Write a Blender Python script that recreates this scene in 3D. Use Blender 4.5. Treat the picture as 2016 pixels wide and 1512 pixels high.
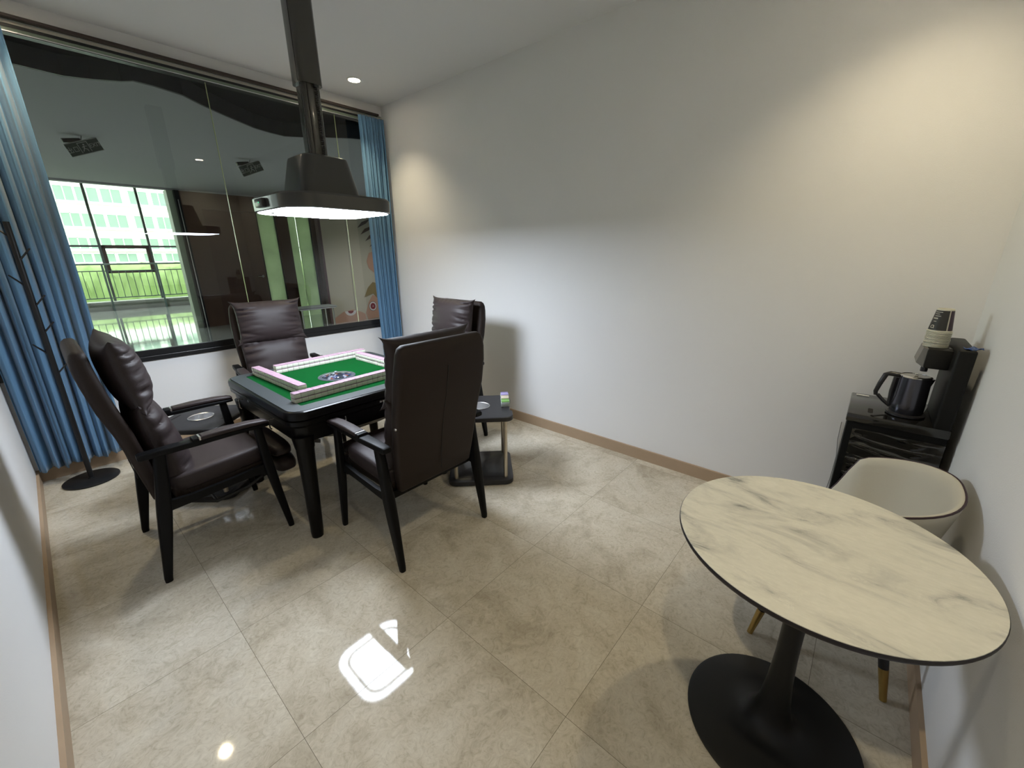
import bpy, bmesh, math, random
from mathutils import Vector, Matrix
random.seed(7)
PI = math.pi
for o in list(bpy.data.objects): bpy.data.objects.remove(o, do_unlink=True)
SC = bpy.context.scene
COL = SC.collection

# ------------------------------------------------------------------ camera
RW, RL, RH = 2.986, 4.47, 2.89            # room: x -RW..0, y -RL..0, height RH
cd = bpy.data.cameras.new('camera'); cam = bpy.data.objects.new('camera', cd); COL.objects.link(cam)
cd.sensor_width = 36; cd.lens = 14.373; cd.clip_start = 0.01; cd.clip_end = 300
r_ = Vector((0.65474973, -0.75582174, -0.00602446)); u_ = Vector((0.23283965, 0.19410755, 0.95294698)); f_ = Vector((0.71908865, 0.62534451, -0.30307714))
cam.matrix_world = Matrix(((r_.x, u_.x, -f_.x, -2.72425), (r_.y, u_.y, -f_.y, -4.0914), (r_.z, u_.z, -f_.z, 1.47934), (0, 0, 0, 1)))
SC.camera = cam

# ------------------------------------------------------------------ world, exposure
W = bpy.data.worlds.new('daylight'); SC.world = W; W.use_nodes = True
bg = W.node_tree.nodes['Background']; bg.inputs[0].default_value = (0.93, 1.0, 0.96, 1); bg.inputs[1].default_value = 7.0
SC.view_settings.view_transform = 'Standard'; SC.view_settings.look = 'None'
SC.view_settings.exposure = 0.13; SC.view_settings.gamma = 1.0; SC.view_settings.use_curve_mapping = False
LAMP_STRENGTH = 50.0; DOWN_W = 47.0; DOWN_COL = (1.0, 0.86, 0.56); LOBBY_FILL_W = 250.0

# ------------------------------------------------------------------ materials
MATS = {}
def mat(name, col, rough=0.5, metal=0.0, spec=0.5, coat=0.0, emit=None, es=0.0, bump=None, var=None, sheen=0.0, trans=0.0, ior=1.45):
    if name in MATS: return MATS[name]
    m = bpy.data.materials.new(name); m.use_nodes = True; nt = m.node_tree; b = nt.nodes['Principled BSDF']
    b.inputs['Base Color'].default_value = (*col, 1); b.inputs['Roughness'].default_value = rough
    b.inputs['Metallic'].default_value = metal; b.inputs['Specular IOR Level'].default_value = spec
    b.inputs['Coat Weight'].default_value = coat; b.inputs['Coat Roughness'].default_value = 0.05
    b.inputs['Sheen Weight'].default_value = sheen; b.inputs['Transmission Weight'].default_value = trans; b.inputs['IOR'].default_value = ior
    if emit: b.inputs['Emission Color'].default_value = (*emit, 1); b.inputs['Emission Strength'].default_value = es
    tc = None
    if bump or var: tc = nt.nodes.new('ShaderNodeTexCoord')
    if bump:
        n = nt.nodes.new('ShaderNodeTexNoise'); n.inputs['Scale'].default_value = bump[0]; n.inputs['Detail'].default_value = 3
        bp = nt.nodes.new('ShaderNodeBump'); bp.inputs['Strength'].default_value = bump[1]; bp.inputs['Distance'].default_value = 0.002
        nt.links.new(tc.outputs['Object'], n.inputs['Vector']); nt.links.new(n.outputs['Fac'], bp.inputs['Height']); nt.links.new(bp.outputs['Normal'], b.inputs['Normal'])
    if var:
        n = nt.nodes.new('ShaderNodeTexNoise'); n.inputs['Scale'].default_value = var[0]; n.inputs['Detail'].default_value = 4
        mx = nt.nodes.new('ShaderNodeMix'); mx.data_type = 'RGBA'
        mx.inputs['A'].default_value = (*col, 1); mx.inputs['B'].default_value = (*var[1], 1)
        nt.links.new(tc.outputs['Object'], n.inputs['Vector']); nt.links.new(n.outputs['Fac'], mx.inputs['Factor']); nt.links.new(mx.outputs['Result'], b.inputs['Base Color'])
    MATS[name] = m; return m

M_wall = mat('wall_paint', (0.79, 0.785, 0.785), 0.65, spec=0.25, bump=(260, 0.25))
M_ceil = mat('ceiling_paint', (0.80, 0.80, 0.80), 0.9, spec=0.1)
M_base = mat('baseboard_wood', (0.43, 0.31, 0.21), 0.45, var=(9, (0.36, 0.26, 0.17)))
M_black = mat('black_metal', (0.012, 0.012, 0.013), 0.35)
M_blackm = mat('matt_black_metal', (0.010, 0.010, 0.011), 0.42, spec=0.4)
M_wood = mat('black_wood', (0.004, 0.004, 0.0045), 0.48, spec=0.18, bump=(90, 0.1))
M_leather = mat('brown_leather', (0.033, 0.023, 0.023), 0.50, spec=0.35, bump=(420, 0.25), var=(5, (0.027, 0.019, 0.019)))
M_leatherb = mat('brown_leather_back', (0.020, 0.0125, 0.010), 0.58, spec=0.3, bump=(420, 0.25))
M_seam = mat('dark_seam', (0.006, 0.004, 0.004), 0.6)
M_chrome = mat('chrome', (0.72, 0.72, 0.72), 0.16, metal=1.0)
M_steel = mat('steel', (0.74, 0.74, 0.75), 0.34, metal=1.0)
M_champ = mat('champagne_pole', (0.62, 0.56, 0.46), 0.3, metal=1.0)
M_plastic = mat('black_plastic', (0.018, 0.017, 0.019), 0.3)
M_plasticm = mat('dark_tray_plastic', (0.022, 0.021, 0.024), 0.42)
M_rim = mat('table_rim', (0.020, 0.025, 0.028), 0.47, spec=0.7)
M_tbl = mat('table_body', (0.004, 0.0038, 0.004), 0.30, spec=0.2)
M_felt = mat('green_felt', (0.001, 0.042, 0.008), 0.95, spec=0.05, bump=(900, 0.4))
M_tile = mat('tile_white', (0.62, 0.62, 0.53), 0.3)
M_tilep = mat('tile_pink', (0.30, 0.195, 0.25), 0.35)
M_lampg = mat('lamp_grey', (0.050, 0.050, 0.047), 0.30, spec=0.5, coat=0.3)
M_pole = mat('pole_grey', (0.045, 0.043, 0.038), 0.22, spec=0.6, coat=0.4)
M_glow = mat('lamp_glow', (0.9, 0.9, 0.9), 0.5, emit=(0.83, 0.92, 1.04), es=LAMP_STRENGTH)
M_down = mat('downlight_glow', (0.9, 0.9, 0.9), 0.5, emit=(1.0, 0.86, 0.62), es=18.0)
M_white = mat('white_plastic', (0.75, 0.75, 0.74), 0.4)
M_curt = mat('blue_curtain', (0.135, 0.265, 0.42), 0.85, spec=0.15, sheen=0.25, bump=(500, 0.3), var=(3, (0.105, 0.225, 0.37)))
M_beige = mat('beige_leatherette', (0.47, 0.445, 0.375), 0.5, spec=0.35, bump=(500, 0.15))
M_piping = mat('maroon_piping', (0.03, 0.012, 0.018), 0.4)
M_gold = mat('gold_tip', (0.42, 0.29, 0.10), 0.3, metal=0.85)
M_paper = mat('paper_cup', (0.62, 0.60, 0.50), 0.6)
M_print = mat('cup_print', (0.035, 0.034, 0.032), 0.5)
M_kettle = mat('kettle_steel', (0.09, 0.09, 0.11), 0.22, metal=0.85)
M_blue = mat('blue_wrapper', (0.02, 0.06, 0.22), 0.25)
M_brown = mat('lobby_brown_wood', (0.13, 0.065, 0.040), 0.4, var=(2.5, (0.095, 0.048, 0.028)))
M_door = mat('lobby_door', (0.11, 0.045, 0.028), 0.35, var=(3, (0.08, 0.034, 0.02)))
M_cream = mat('lobby_cream_wall', (0.42, 0.38, 0.27), 0.8)
M_lceil = mat('lobby_ceiling', (0.40, 0.40, 0.41), 0.9)
M_plenum = mat('plenum_dark', (0.035, 0.035, 0.038), 0.9)
M_lfloor = mat('lobby_floor', (0.55, 0.58, 0.53), 0.06, spec=0.8, coat=0.8)
M_conc = mat('concrete', (0.35, 0.37, 0.32), 0.8, var=(4, (0.27, 0.29, 0.25)))
M_bwhite = mat('building_white', (0.80, 0.83, 0.80), 0.8)
M_bglass = mat('building_glass', (0.19, 0.27, 0.235), 0.5, spec=0.2, var=(0.8, (0.27, 0.36, 0.32)))
M_frameg = mat('window_frame_grey', (0.10, 0.12, 0.11), 0.5)
M_frameb = mat('sash_brown', (0.055, 0.030, 0.026), 0.5)
M_rail = mat('railing_grey', (0.10, 0.15, 0.13), 0.5)
M_hedge = mat('hedge_leaves', (0.20, 0.29, 0.10), 0.9, var=(3.0, (0.30, 0.40, 0.17)), bump=(8, 1.0))
M_grass = mat('lawn', (0.25, 0.36, 0.14), 0.9, var=(2, (0.32, 0.42, 0.18)))
M_greensign = mat('exit_sign_green', (0.040, 0.052, 0.044), 0.5)
M_signtxt = mat('exit_sign_text', (0.40, 0.42, 0.40), 0.5)

def thin_glass(name, tint, refl=1.0):
    m = bpy.data.materials.new(name); m.use_nodes = True; nt = m.node_tree; nt.nodes.clear()
    out = nt.nodes.new('ShaderNodeOutputMaterial'); mx = nt.nodes.new('ShaderNodeMixShader')
    t = nt.nodes.new('ShaderNodeBsdfTransparent'); t.inputs[0].default_value = (*tint, 1)
    g = nt.nodes.new('ShaderNodeBsdfGlossy'); g.inputs['Roughness'].default_value = 0.0; g.inputs[0].default_value = (refl, refl, refl, 1)
    fr = nt.nodes.new('ShaderNodeFresnel'); fr.inputs[0].default_value = 1.5
    nt.links.new(fr.outputs[0], mx.inputs[0]); nt.links.new(t.outputs[0], mx.inputs[1]); nt.links.new(g.outputs[0], mx.inputs[2]); nt.links.new(mx.outputs[0], out.inputs[0])
    return m
M_glass = thin_glass('tinted_glass', (0.68, 0.68, 0.675))
M_clear = thin_glass('clear_glass', (0.86, 0.95, 0.90), 0.7)
M_boxes = {}
def translucent(name, col):
    m = bpy.data.materials.new(name); m.use_nodes = True; nt = m.node_tree; nt.nodes.clear()
    out = nt.nodes.new('ShaderNodeOutputMaterial'); mx = nt.nodes.new('ShaderNodeMixShader'); mx.inputs[0].default_value = 0.75
    tr = nt.nodes.new('ShaderNodeBsdfTranslucent'); d = nt.nodes.new('ShaderNodeBsdfDiffuse')
    tc = nt.nodes.new('ShaderNodeTexCoord'); n = nt.nodes.new('ShaderNodeTexNoise'); n.inputs['Scale'].default_value = 3; n.inputs['Detail'].default_value = 5
    c = nt.nodes.new('ShaderNodeMix'); c.data_type = 'RGBA'; c.inputs['A'].default_value = (*[x * 0.6 for x in col], 1); c.inputs['B'].default_value = (*col, 1)
    nt.links.new(tc.outputs['Object'], n.inputs['Vector']); nt.links.new(n.outputs['Fac'], c.inputs['Factor'])
    nt.links.new(c.outputs['Result'], tr.inputs[0]); nt.links.new(c.outputs['Result'], d.inputs[0])
    nt.links.new(d.outputs[0], mx.inputs[1]); nt.links.new(tr.outputs[0], mx.inputs[2]); nt.links.new(mx.outputs[0], out.inputs[0])
    return m
M_frost = translucent('frosted_green_panel', (0.66, 0.74, 0.56))

def N(nt, t, **k):
    n = nt.nodes.new(t)
    for a, b in k.items(): setattr(n, a, b)
    return n
def floor_material():
    m = bpy.data.materials.new('marble_floor_tiles'); m.use_nodes = True; nt = m.node_tree; b = nt.nodes['Principled BSDF']; L = nt.links
    tc = N(nt, 'ShaderNodeTexCoord'); sep = N(nt, 'ShaderNodeSeparateXYZ'); L.new(tc.outputs['Object'], sep.inputs[0])
    def axis(out, off):
        a = N(nt, 'ShaderNodeMath', operation='SUBTRACT'); L.new(out, a.inputs[0]); a.inputs[1].default_value = off
        d = N(nt, 'ShaderNodeMath', operation='DIVIDE'); L.new(a.outputs[0], d.inputs[0]); d.inputs[1].default_value = 0.6
        fl = N(nt, 'ShaderNodeMath', operation='FLOOR'); L.new(d.outputs[0], fl.inputs[0])
        pp = N(nt, 'ShaderNodeMath', operation='PINGPONG'); L.new(d.outputs[0], pp.inputs[0]); pp.inputs[1].default_value = 0.5
        lt = N(nt, 'ShaderNodeMath', operation='LESS_THAN'); L.new(pp.outputs[0], lt.inputs[0]); lt.inputs[1].default_value = 0.0013
        return fl.outputs[0], lt.outputs[0]
    fx, gx = axis(sep.outputs[0], -2.481); fy, gy = axis(sep.outputs[1], -2.987)
    g = N(nt, 'ShaderNodeMath', operation='MAXIMUM'); L.new(gx, g.inputs[0]); L.new(gy, g.inputs[1])
    cb = N(nt, 'ShaderNodeCombineXYZ'); L.new(fx, cb.inputs[0]); L.new(fy, cb.inputs[1])
    wn = N(nt, 'ShaderNodeTexWhiteNoise', noise_dimensions='3D'); L.new(cb.outputs[0], wn.inputs['Vector'])
    off = N(nt, 'ShaderNodeVectorMath', operation='SCALE'); L.new(wn.outputs['Color'], off.inputs[0]); off.inputs['Scale'].default_value = 20
    ad = N(nt, 'ShaderNodeVectorMath', operation='ADD'); L.new(tc.outputs['Object'], ad.inputs[0]); L.new(off.outputs[0], ad.inputs[1])
    n1 = N(nt, 'ShaderNodeTexNoise'); n1.inputs['Scale'].default_value = 3.2; n1.inputs['Detail'].default_value = 9; n1.inputs['Roughness'].default_value = 0.68; n1.inputs['Distortion'].default_value = 1.2
    n2 = N(nt, 'ShaderNodeTexNoise'); n2.inputs['Scale'].default_value = 26; n2.inputs['Detail'].default_value = 6; n2.inputs['Roughness'].default_value = 0.7; n2.inputs['Distortion'].default_value = 2.5
    for n in (n1, n2): L.new(ad.outputs[0], n.inputs['Vector'])
    r1 = N(nt, 'ShaderNodeValToRGB'); e = r1.color_ramp.elements
    e[0].position = 0.32; e[0].color = (0.40, 0.355, 0.28, 1); e[1].position = 0.72; e[1].color = (0.60, 0.565, 0.485, 1)
    x = e.new(0.5); x.color = (0.525, 0.48, 0.395, 1)
    L.new(n1.outputs['Fac'], r1.inputs[0])
    r2 = N(nt, 'ShaderNodeValToRGB'); e = r2.color_ramp.elements
    e[0].position = 0.34; e[0].color = (0.80, 0.78, 0.74, 1); e[1].position = 0.64; e[1].color = (1.08, 1.08, 1.08, 1)
    x = e.new(0.47); x.color = (0.97, 0.96, 0.95, 1)
    L.new(n2.outputs['Fac'], r2.inputs[0])
    mu = N(nt, 'ShaderNodeMix', data_type='RGBA', blend_type='MULTIPLY'); mu.inputs['Factor'].default_value = 1
    L.new(r1.outputs[0], mu.inputs['A']); L.new(r2.outputs[0], mu.inputs['B'])
    mg = N(nt, 'ShaderNodeMix', data_type='RGBA'); L.new(g.outputs[0], mg.inputs['Factor']); L.new(mu.outputs['Result'], mg.inputs['A']); mg.inputs['B'].default_value = (0.16, 0.135, 0.10, 1)
    L.new(mg.outputs['Result'], b.inputs['Base Color'])
    rr = N(nt, 'ShaderNodeMapRange'); L.new(g.outputs[0], rr.inputs[0]); rr.inputs[3].default_value = 0.045; rr.inputs[4].default_value = 0.3
    L.new(rr.outputs[0], b.inputs['Roughness']); b.inputs['Specular IOR Level'].default_value = 0.22
    return m
M_floor = floor_material()
def marble_top():
    m = bpy.data.materials.new('pale_stone_top'); m.use_nodes = True; nt = m.node_tree; b = nt.nodes['Principled BSDF']; L = nt.links
    tc = N(nt, 'ShaderNodeTexCoord'); mp = N(nt, 'ShaderNodeMapping'); L.new(tc.outputs['Object'], mp.inputs[0]); mp.inputs['Rotation'].default_value = (0, 0, 0.22); mp.inputs['Scale'].default_value = (3.0, 1.0, 1)
    w = N(nt, 'ShaderNodeTexNoise'); w.inputs['Scale'].default_value = 3.4; w.inputs['Detail'].default_value = 10; w.inputs['Roughness'].default_value = 0.62; w.inputs['Distortion'].default_value = 0.9
    L.new(mp.outputs[0], w.inputs['Vector'])
    r1 = N(nt, 'ShaderNodeValToRGB'); e = r1.color_ramp.elements
    e[0].position = 0.33; e[0].color = (0.22, 0.22, 0.205, 1); e[1].position = 0.49; e[1].color = (0.62, 0.60, 0.52, 1)
    x = e.new(0.40); x.color = (0.50, 0.485, 0.43, 1); x = e.new(0.72); x.color = (0.68, 0.655, 0.565, 1)
    L.new(w.outputs['Fac'], r1.inputs[0])
    n2 = N(nt, 'ShaderNodeTexNoise'); n2.inputs['Scale'].default_value = 5.5; n2.inputs['Detail'].default_value = 12; n2.inputs['Roughness'].default_value = 0.6; n2.inputs['Distortion'].default_value = 1.8
    L.new(mp.outputs[0], n2.inputs['Vector'])
    a = N(nt, 'ShaderNodeMath', operation='SUBTRACT'); L.new(n2.outputs['Fac'], a.inputs[0]); a.inputs[1].default_value = 0.5
    ab = N(nt, 'ShaderNodeMath', operation='ABSOLUTE'); L.new(a.outputs[0], ab.inputs[0])
    r2 = N(nt, 'ShaderNodeValToRGB'); e = r2.color_ramp.elements; e[0].position = 0.0; e[0].color = (1, 1, 1, 1); e[1].position = 0.009; e[1].color = (0, 0, 0, 1)
    L.new(ab.outputs[0], r2.inputs[0])
    n3 = N(nt, 'ShaderNodeTexNoise'); n3.inputs['Scale'].default_value = 2.2; L.new(mp.outputs[0], n3.inputs['Vector'])
    mm = N(nt, 'ShaderNodeMath', operation='MULTIPLY'); L.new(r2.outputs[0], mm.inputs[0]); L.new(n3.outputs['Fac'], mm.inputs[1])
    mx = N(nt, 'ShaderNodeMix', data_type='RGBA'); L.new(mm.outputs[0], mx.inputs['Factor']); L.new(r1.outputs[0], mx.inputs['A']); mx.inputs['B'].default_value = (0.72, 0.70, 0.60, 1)
    n4 = N(nt, 'ShaderNodeTexNoise'); n4.inputs['Scale'].default_value = 40; n4.inputs['Detail'].default_value = 6; L.new(mp.outputs[0], n4.inputs['Vector'])
    r4 = N(nt, 'ShaderNodeValToRGB'); e = r4.color_ramp.elements; e[0].position = 0.3; e[0].color = (0.95, 0.95, 0.94, 1); e[1].position = 0.7; e[1].color = (1.03, 1.03, 1.03, 1); L.new(n4.outputs['Fac'], r4.inputs[0])
    mu = N(nt, 'ShaderNodeMix', data_type='RGBA', blend_type='MULTIPLY'); mu.inputs['Factor'].default_value = 1; L.new(mx.outputs['Result'], mu.inputs['A']); L.new(r4.outputs[0], mu.inputs['B'])
    L.new(mu.outputs['Result'], b.inputs['Base Color']); b.inputs['Roughness'].default_value = 0.42; b.inputs['Specular IOR Level'].default_value = 0.35
    return m
M_stone = marble_top()
def emblem_material():
    m = bpy.data.materials.new('centre_dome_print'); m.use_nodes = True; nt = m.node_tree; b = nt.nodes['Principled BSDF']; L = nt.links
    tc = N(nt, 'ShaderNodeTexCoord'); v = N(nt, 'ShaderNodeTexVoronoi'); v.inputs['Scale'].default_value = 55; L.new(tc.outputs['Object'], v.inputs['Vector'])
    r = N(nt, 'ShaderNodeValToRGB'); r.color_ramp.interpolation = 'CONSTANT'; e = r.color_ramp.elements
    e[0].color = (0.012, 0.015, 0.022, 1); e[1].position = 0.45; e[1].color = (0.035, 0.045, 0.10, 1)
    for p, c in ((0.60, (0.12, 0.035, 0.018)), (0.7, (0.015, 0.018, 0.03)), (0.84, (0.16, 0.17, 0.20))):
        x = e.new(p); x.color = (*c, 1)
    s = N(nt, 'ShaderNodeSeparateColor'); L.new(v.outputs['Color'], s.inputs[0]); L.new(s.outputs[0], r.inputs[0]); L.new(r.outputs[0], b.inputs['Base Color'])
    b.inputs['Roughness'].default_value = 0.1; b.inputs['Coat Weight'].default_value = 1.0
    return m
M_emblem = emblem_material()

# ------------------------------------------------------------------ mesh helpers
def rrect(w, d, r, n=4):
    r = min(r, w / 2 - 1e-5, d / 2 - 1e-5); out = []
    for cx, cy, a0 in ((w/2-r, d/2-r, 0), (-w/2+r, d/2-r, PI/2), (-w/2+r, -d/2+r, PI), (w/2-r, -d/2+r, 1.5*PI)):
        for k in range(n + 1):
            a = a0 + PI/2*k/n; out.append((cx + r*math.cos(a), cy + r*math.sin(a)))
    return out
class MB:
    def __init__(s): s.v = []; s.f = []
    def add(s, vs, fs, M=None):
        o = len(s.v); s.v += [tuple(M @ Vector(v)) if M is not None else tuple(v) for v in vs]; s.f += [tuple(i + o for i in f) for f in fs]; return s
    def box(s, c, d, M=None, r=0, n=2):
        if r > 0:
            bm = bmesh.new(); bmesh.ops.create_cube(bm, size=1)
            for v in bm.verts: v.co = Vector((v.co.x*d[0], v.co.y*d[1], v.co.z*d[2]))
            bmesh.ops.bevel(bm, geom=bm.edges[:] , offset=min(r, min(d)/2*0.98), segments=n, profile=0.5, affect='EDGES')
            bm.verts.index_update(); vs = [v.co + Vector(c) for v in bm.verts]; fs = [[v.index for v in f.verts] for f in bm.faces]; bm.free()
            return s.add(vs, fs, M)
        x, y, z = (k/2 for k in d); vs = [(c[0]+i*x, c[1]+j*y, c[2]+k*z) for i in (-1, 1) for j in (-1, 1) for k in (-1, 1)]
        return s.add(vs, [(0,1,3,2),(4,6,7,5),(0,4,5,1),(2,3,7,6),(0,2,6,4),(1,5,7,3)], M)
    def b2(s, x0, x1, y0, y1, z0, z1, r=0, n=2): return s.box(((x0+x1)/2, (y0+y1)/2, (z0+z1)/2), (abs(x1-x0), abs(y1-y0), abs(z1-z0)), None, r, n)
    def loft(s, secs, M=None, caps=True):
        n = len(secs[0]); vs = [p for c in secs for p in c]; fs = []
        for i in range(len(secs)-1):
            for j in range(n):
                k = (j+1) % n; fs.append((i*n+j, i*n+k, (i+1)*n+k, (i+1)*n+j))
        if caps: fs.append(tuple(reversed(range(n)))); fs.append(tuple((len(secs)-1)*n+j for j in range(n)))
        return s.add(vs, fs, M)
    def vloft(s, rows, M=None, n=4):        # rows: (z, cx, cy, w, d, r)
        return s.loft([[(cx+x, cy+y, z) for x, y in rrect(w, d, r, n)] for z, cx, cy, w, d, r in rows], M)
    def lathe(s, prof, c=(0, 0, 0), n=32, M=None, caps=True):
        return s.loft([[(c[0]+r*math.cos(2*PI*k/n), c[1]+r*math.sin(2*PI*k/n), c[2]+z) for k in range(n)] for r, z in prof], M, caps)
    def tube(s, pts, r, n=10, M=None, closed=False):
        pts = [Vector(p) for p in pts]; rs = r if isinstance(r, (list, tuple)) else [r]*len(pts); secs = []
        up = None
        for i, p in enumerate(pts):
            if closed: t = (pts[(i+1) % len(pts)] - pts[i-1])
            else: t = pts[min(i+1, len(pts)-1)] - pts[max(i-1, 0)]
            t.normalize()
            if up is None: up = Vector((0, 0, 1)) if abs(t.z) < 0.9 else Vector((1, 0, 0))
            a = t.cross(up).normalized(); b = a.cross(t).normalized(); up = b
            secs.append([tuple(p + rs[i]*(a*math.cos(2*PI*k/n) + b*math.sin(2*PI*k/n))) for k in range(n)])
        if closed: secs.append(secs[0]); return s.loft(secs, M, False)
        return s.loft(secs, M)
    def prism(s, poly, z0, z1, M=None):
        return s.loft([[(x, y, z0) for x, y in poly], [(x, y, z1) for x, y in poly]], M)
    def build(s, name, m, parent=None, smooth=True, ang=38):
        me = bpy.data.meshes.new(name); me.from_pydata(s.v, [], s.f); me.validate()
        bm = bmesh.new(); bm.from_mesh(me); bmesh.ops.remove_doubles(bm, verts=bm.verts[:], dist=1e-6); bmesh.ops.recalc_face_normals(bm, faces=bm.faces[:]); bm.to_mesh(me); bm.free()
        me.materials.append(m)
        if smooth:
            for p in me.polygons: p.use_smooth = True
            me.set_sharp_from_angle(angle=math.radians(ang))
        o = bpy.data.objects.new(name, me); COL.objects.link(o)
        if parent: o.parent = parent
        return o
def tag(o, label=None, cat=None, group=None, kind=None):
    for k, v in (('label', label), ('category', cat), ('group', group), ('kind', kind)):
        if v: o[k] = v
    return o
def thing(name, label, cat, loc=(0, 0, 0), rz=0.0, group=None):
    o = bpy.data.objects.new(name, None); COL.objects.link(o); o.empty_display_size = 0.05; o.location = loc; o.rotation_euler = (0, 0, rz)
    return tag(o, label, cat, group)
def struct(o): o['kind'] = 'structure'; return o
def copy_tree(o, parent=None):
    c = o.copy(); COL.objects.link(c)
    if parent: c.parent = parent
    for ch in list(o.children): copy_tree(ch, c)
    return c
def text_mesh(body, size, depth, m, name, parent, M):
    cu = bpy.data.curves.new('t', 'FONT'); cu.body = body; cu.size = size; cu.extrude = depth; cu.align_x = 'CENTER'; cu.align_y = 'CENTER'
    to = bpy.data.objects.new('t', cu); COL.objects.link(to)
    dg = bpy.context.evaluated_depsgraph_get(); me = bpy.data.meshes.new_from_object(to.evaluated_get(dg)); bpy.data.objects.remove(to)
    me.transform(M); me.materials.clear(); me.materials.append(m)
    o = bpy.data.objects.new(name, me); COL.objects.link(o)
    if parent: o.parent = parent
    return o
T3 = Matrix.Translation
def RX(a): return Matrix.Rotation(a, 4, 'X')
def RY(a): return Matrix.Rotation(a, 4, 'Y')
def RZ(a): return Matrix.Rotation(a, 4, 'Z')

# ------------------------------------------------------------------ room shell
struct(MB().b2(-RW-0.1, 0.1, -RL-0.1, 0.0, -0.10, 0).build('floor', M_floor, smooth=False))
struct(MB().b2(-RW-0.1, 0.1, -RL-0.1, 0.0, RH, RH+0.06).build('ceiling', M_ceil, smooth=False))
struct(MB().b2(0, 0.1, -RL-0.1, 0.1, -0.1, RH+0.06).build('wall_right', M_wall, smooth=False))
struct(MB().b2(-RW-0.1, -RW, -RL-0.1, 0.1, -0.1, RH+0.06).build('wall_left', M_wall, smooth=False))
struct(MB().b2(-RW, 0, -RL-0.1, -RL, -0.1, RH+0.06).build('wall_front', M_wall, smooth=False))
wb = MB(); wb.b2(-RW, 0, 0, 0.1, -0.1, 0.715); wb.b2(-RW, 0, 0, 0.1, 2.80, RH+0.06); struct(wb.build('wall_back', M_wall, smooth=False))
struct(MB().b2(-0.014, 0, -RL, 0, 0, 0.085).build('baseboard_right', M_base, smooth=False))
struct(MB().b2(-RW, -RW+0.014, -RL, 0, 0, 0.085).build('baseboard_left', M_base, smooth=False))
struct(MB().b2(-RW+0.014, -0.014, -0.014, 0, 0, 0.085).build('baseboard_back', M_base, smooth=False))
struct(MB().b2(-RW+0.014, -0.014, -RL, -RL+0.014, 0, 0.085).build('baseboard_front', M_base, smooth=False))
# window to the lobby
fr = MB()
fr.b2(-RW, 0, -0.012, 0.06, 0.715, 0.752, r=0.004); fr.b2(-RW, 0, -0.006, 0.012, 0.752, 0.80, r=0.003); fr.b2(-RW, 0, 0.04, 0.06, 0.752, 0.785)
fr.b2(-RW, 0, 0.0, 0.06, 2.752, 2.768); fr.b2(-RW, 0, 0.004, 0.06, 2.725, 2.734); fr.b2(-0.045, 0, -0.004, 0.06, 0.715, 2.77); fr.b2(-RW, -RW+0.03, 0, 0.06, 0.715, 2.77)
win = struct(fr.build('window_1', M_black, smooth=False))
MB().b2(-RW+0.03, -0.045, 0.003, 0.02, 2.732, 2.753).build('reflection_strip', mat('green_reflection', (0.20, 0.25, 0.19), 0.25, coat=0.5), win, False); MB().b2(-RW+0.03, -0.045, 0.0, 0.01, 2.728, 2.733).build('steel_bead', M_steel, win, False)  # pale green strip paints the lobby's greenish reflection into the top frame
gp = MB()
for x0, x1 in ((-RW+0.03, -1.497), (-1.494, -0.491), (-0.488, -0.045)):
    gp.add([(x0, 0.026, 0.76), (x1, 0.026, 0.76), (x1, 0.026, 2.73), (x0, 0.026, 2.73)], [(0, 1, 2, 3)])
gp.build('glass_pane', M_glass, win, smooth=False)
M_edge = mat('glass_edge', (0.60, 0.66, 0.36), 0.15, trans=0.3)
ge = MB(); ge.b2(-1.4972, -1.4938, 0.021, 0.031, 0.76, 2.73); ge.b2(-0.4912, -0.4888, 0.021, 0.031, 0.76, 2.73); ge.build('glass_edge', M_edge, win, smooth=False)
struct(MB().b2(-RW, 0, -0.004, 0.06, 2.768, 2.785).build('trim_1', mat('pale_trim', (0.45, 0.43, 0.38), 0.4), smooth=False))
ct = MB().b2(-RW, -0.055, -0.045, -0.005, 2.788, 2.806, r=0.003).build('curtain_track', mat('brown_track', (0.045, 0.03, 0.026), 0.4), smooth=False)
tag(ct, 'thin dark brown curtain track running along the top of the window wall', 'curtain track')

# ------------------------------------------------------------------ curtains
def curtain(name, x0, x1, z0, z1, yc, n, amp, seed, pinch, label):
    rnd = random.Random(seed); ph = [rnd.uniform(0, 2*PI) for _ in range(4)]; NX, NZ = n*14, 50; vs, fs = [], []
    for j in range(NZ+1):
        t = j/NZ; z = z0 + (z1-z0)*t
        for i in range(NX+1):
            s = i/NX; w = 2*PI*n*(s + 0.012*math.sin(5*s*PI+ph[0]))
            a = amp*(0.75 + 0.35*math.sin(3.1*s*2*PI+ph[1]))*(1 - 0.35*t**6)
            y = yc + a*math.sin(w + 0.5*math.sin(2.2*t+ph[2])) + 0.25*a*math.sin(2*w+ph[3]+1.5*t)
            xx = x0 + (x1-x0)*(s + 0.35/n/2/PI*math.sin(2*w)) + pinch(s, t)
            if t > 0.955: y = yc + (y-yc)*0.6 + 0.006*math.sin(3*w)
            vs.append((xx, y, z + (0.012*math.sin(w*0.5+ph[1]) if j == 0 else 0)))
    for j in range(NZ):
        for i in range(NX): a = j*(NX+1)+i; fs.append((a, a+1, a+NX+2, a+NX+1))
    o = MB().add(vs, fs).build(name, M_curt, None, True, 180)
    md = o.modifiers.new('thickness', 'SOLIDIFY'); md.thickness = 0.002
    return tag(o, label, 'curtain')
curtain('curtain', -2.965, -2.487, 0.105, 2.745, -0.105, 9, 0.045, 3, lambda s, t: -0.05*s*max(0, 0.45-t)*1.2, 'long blue curtain with wide folds at the left end of the window')
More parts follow.
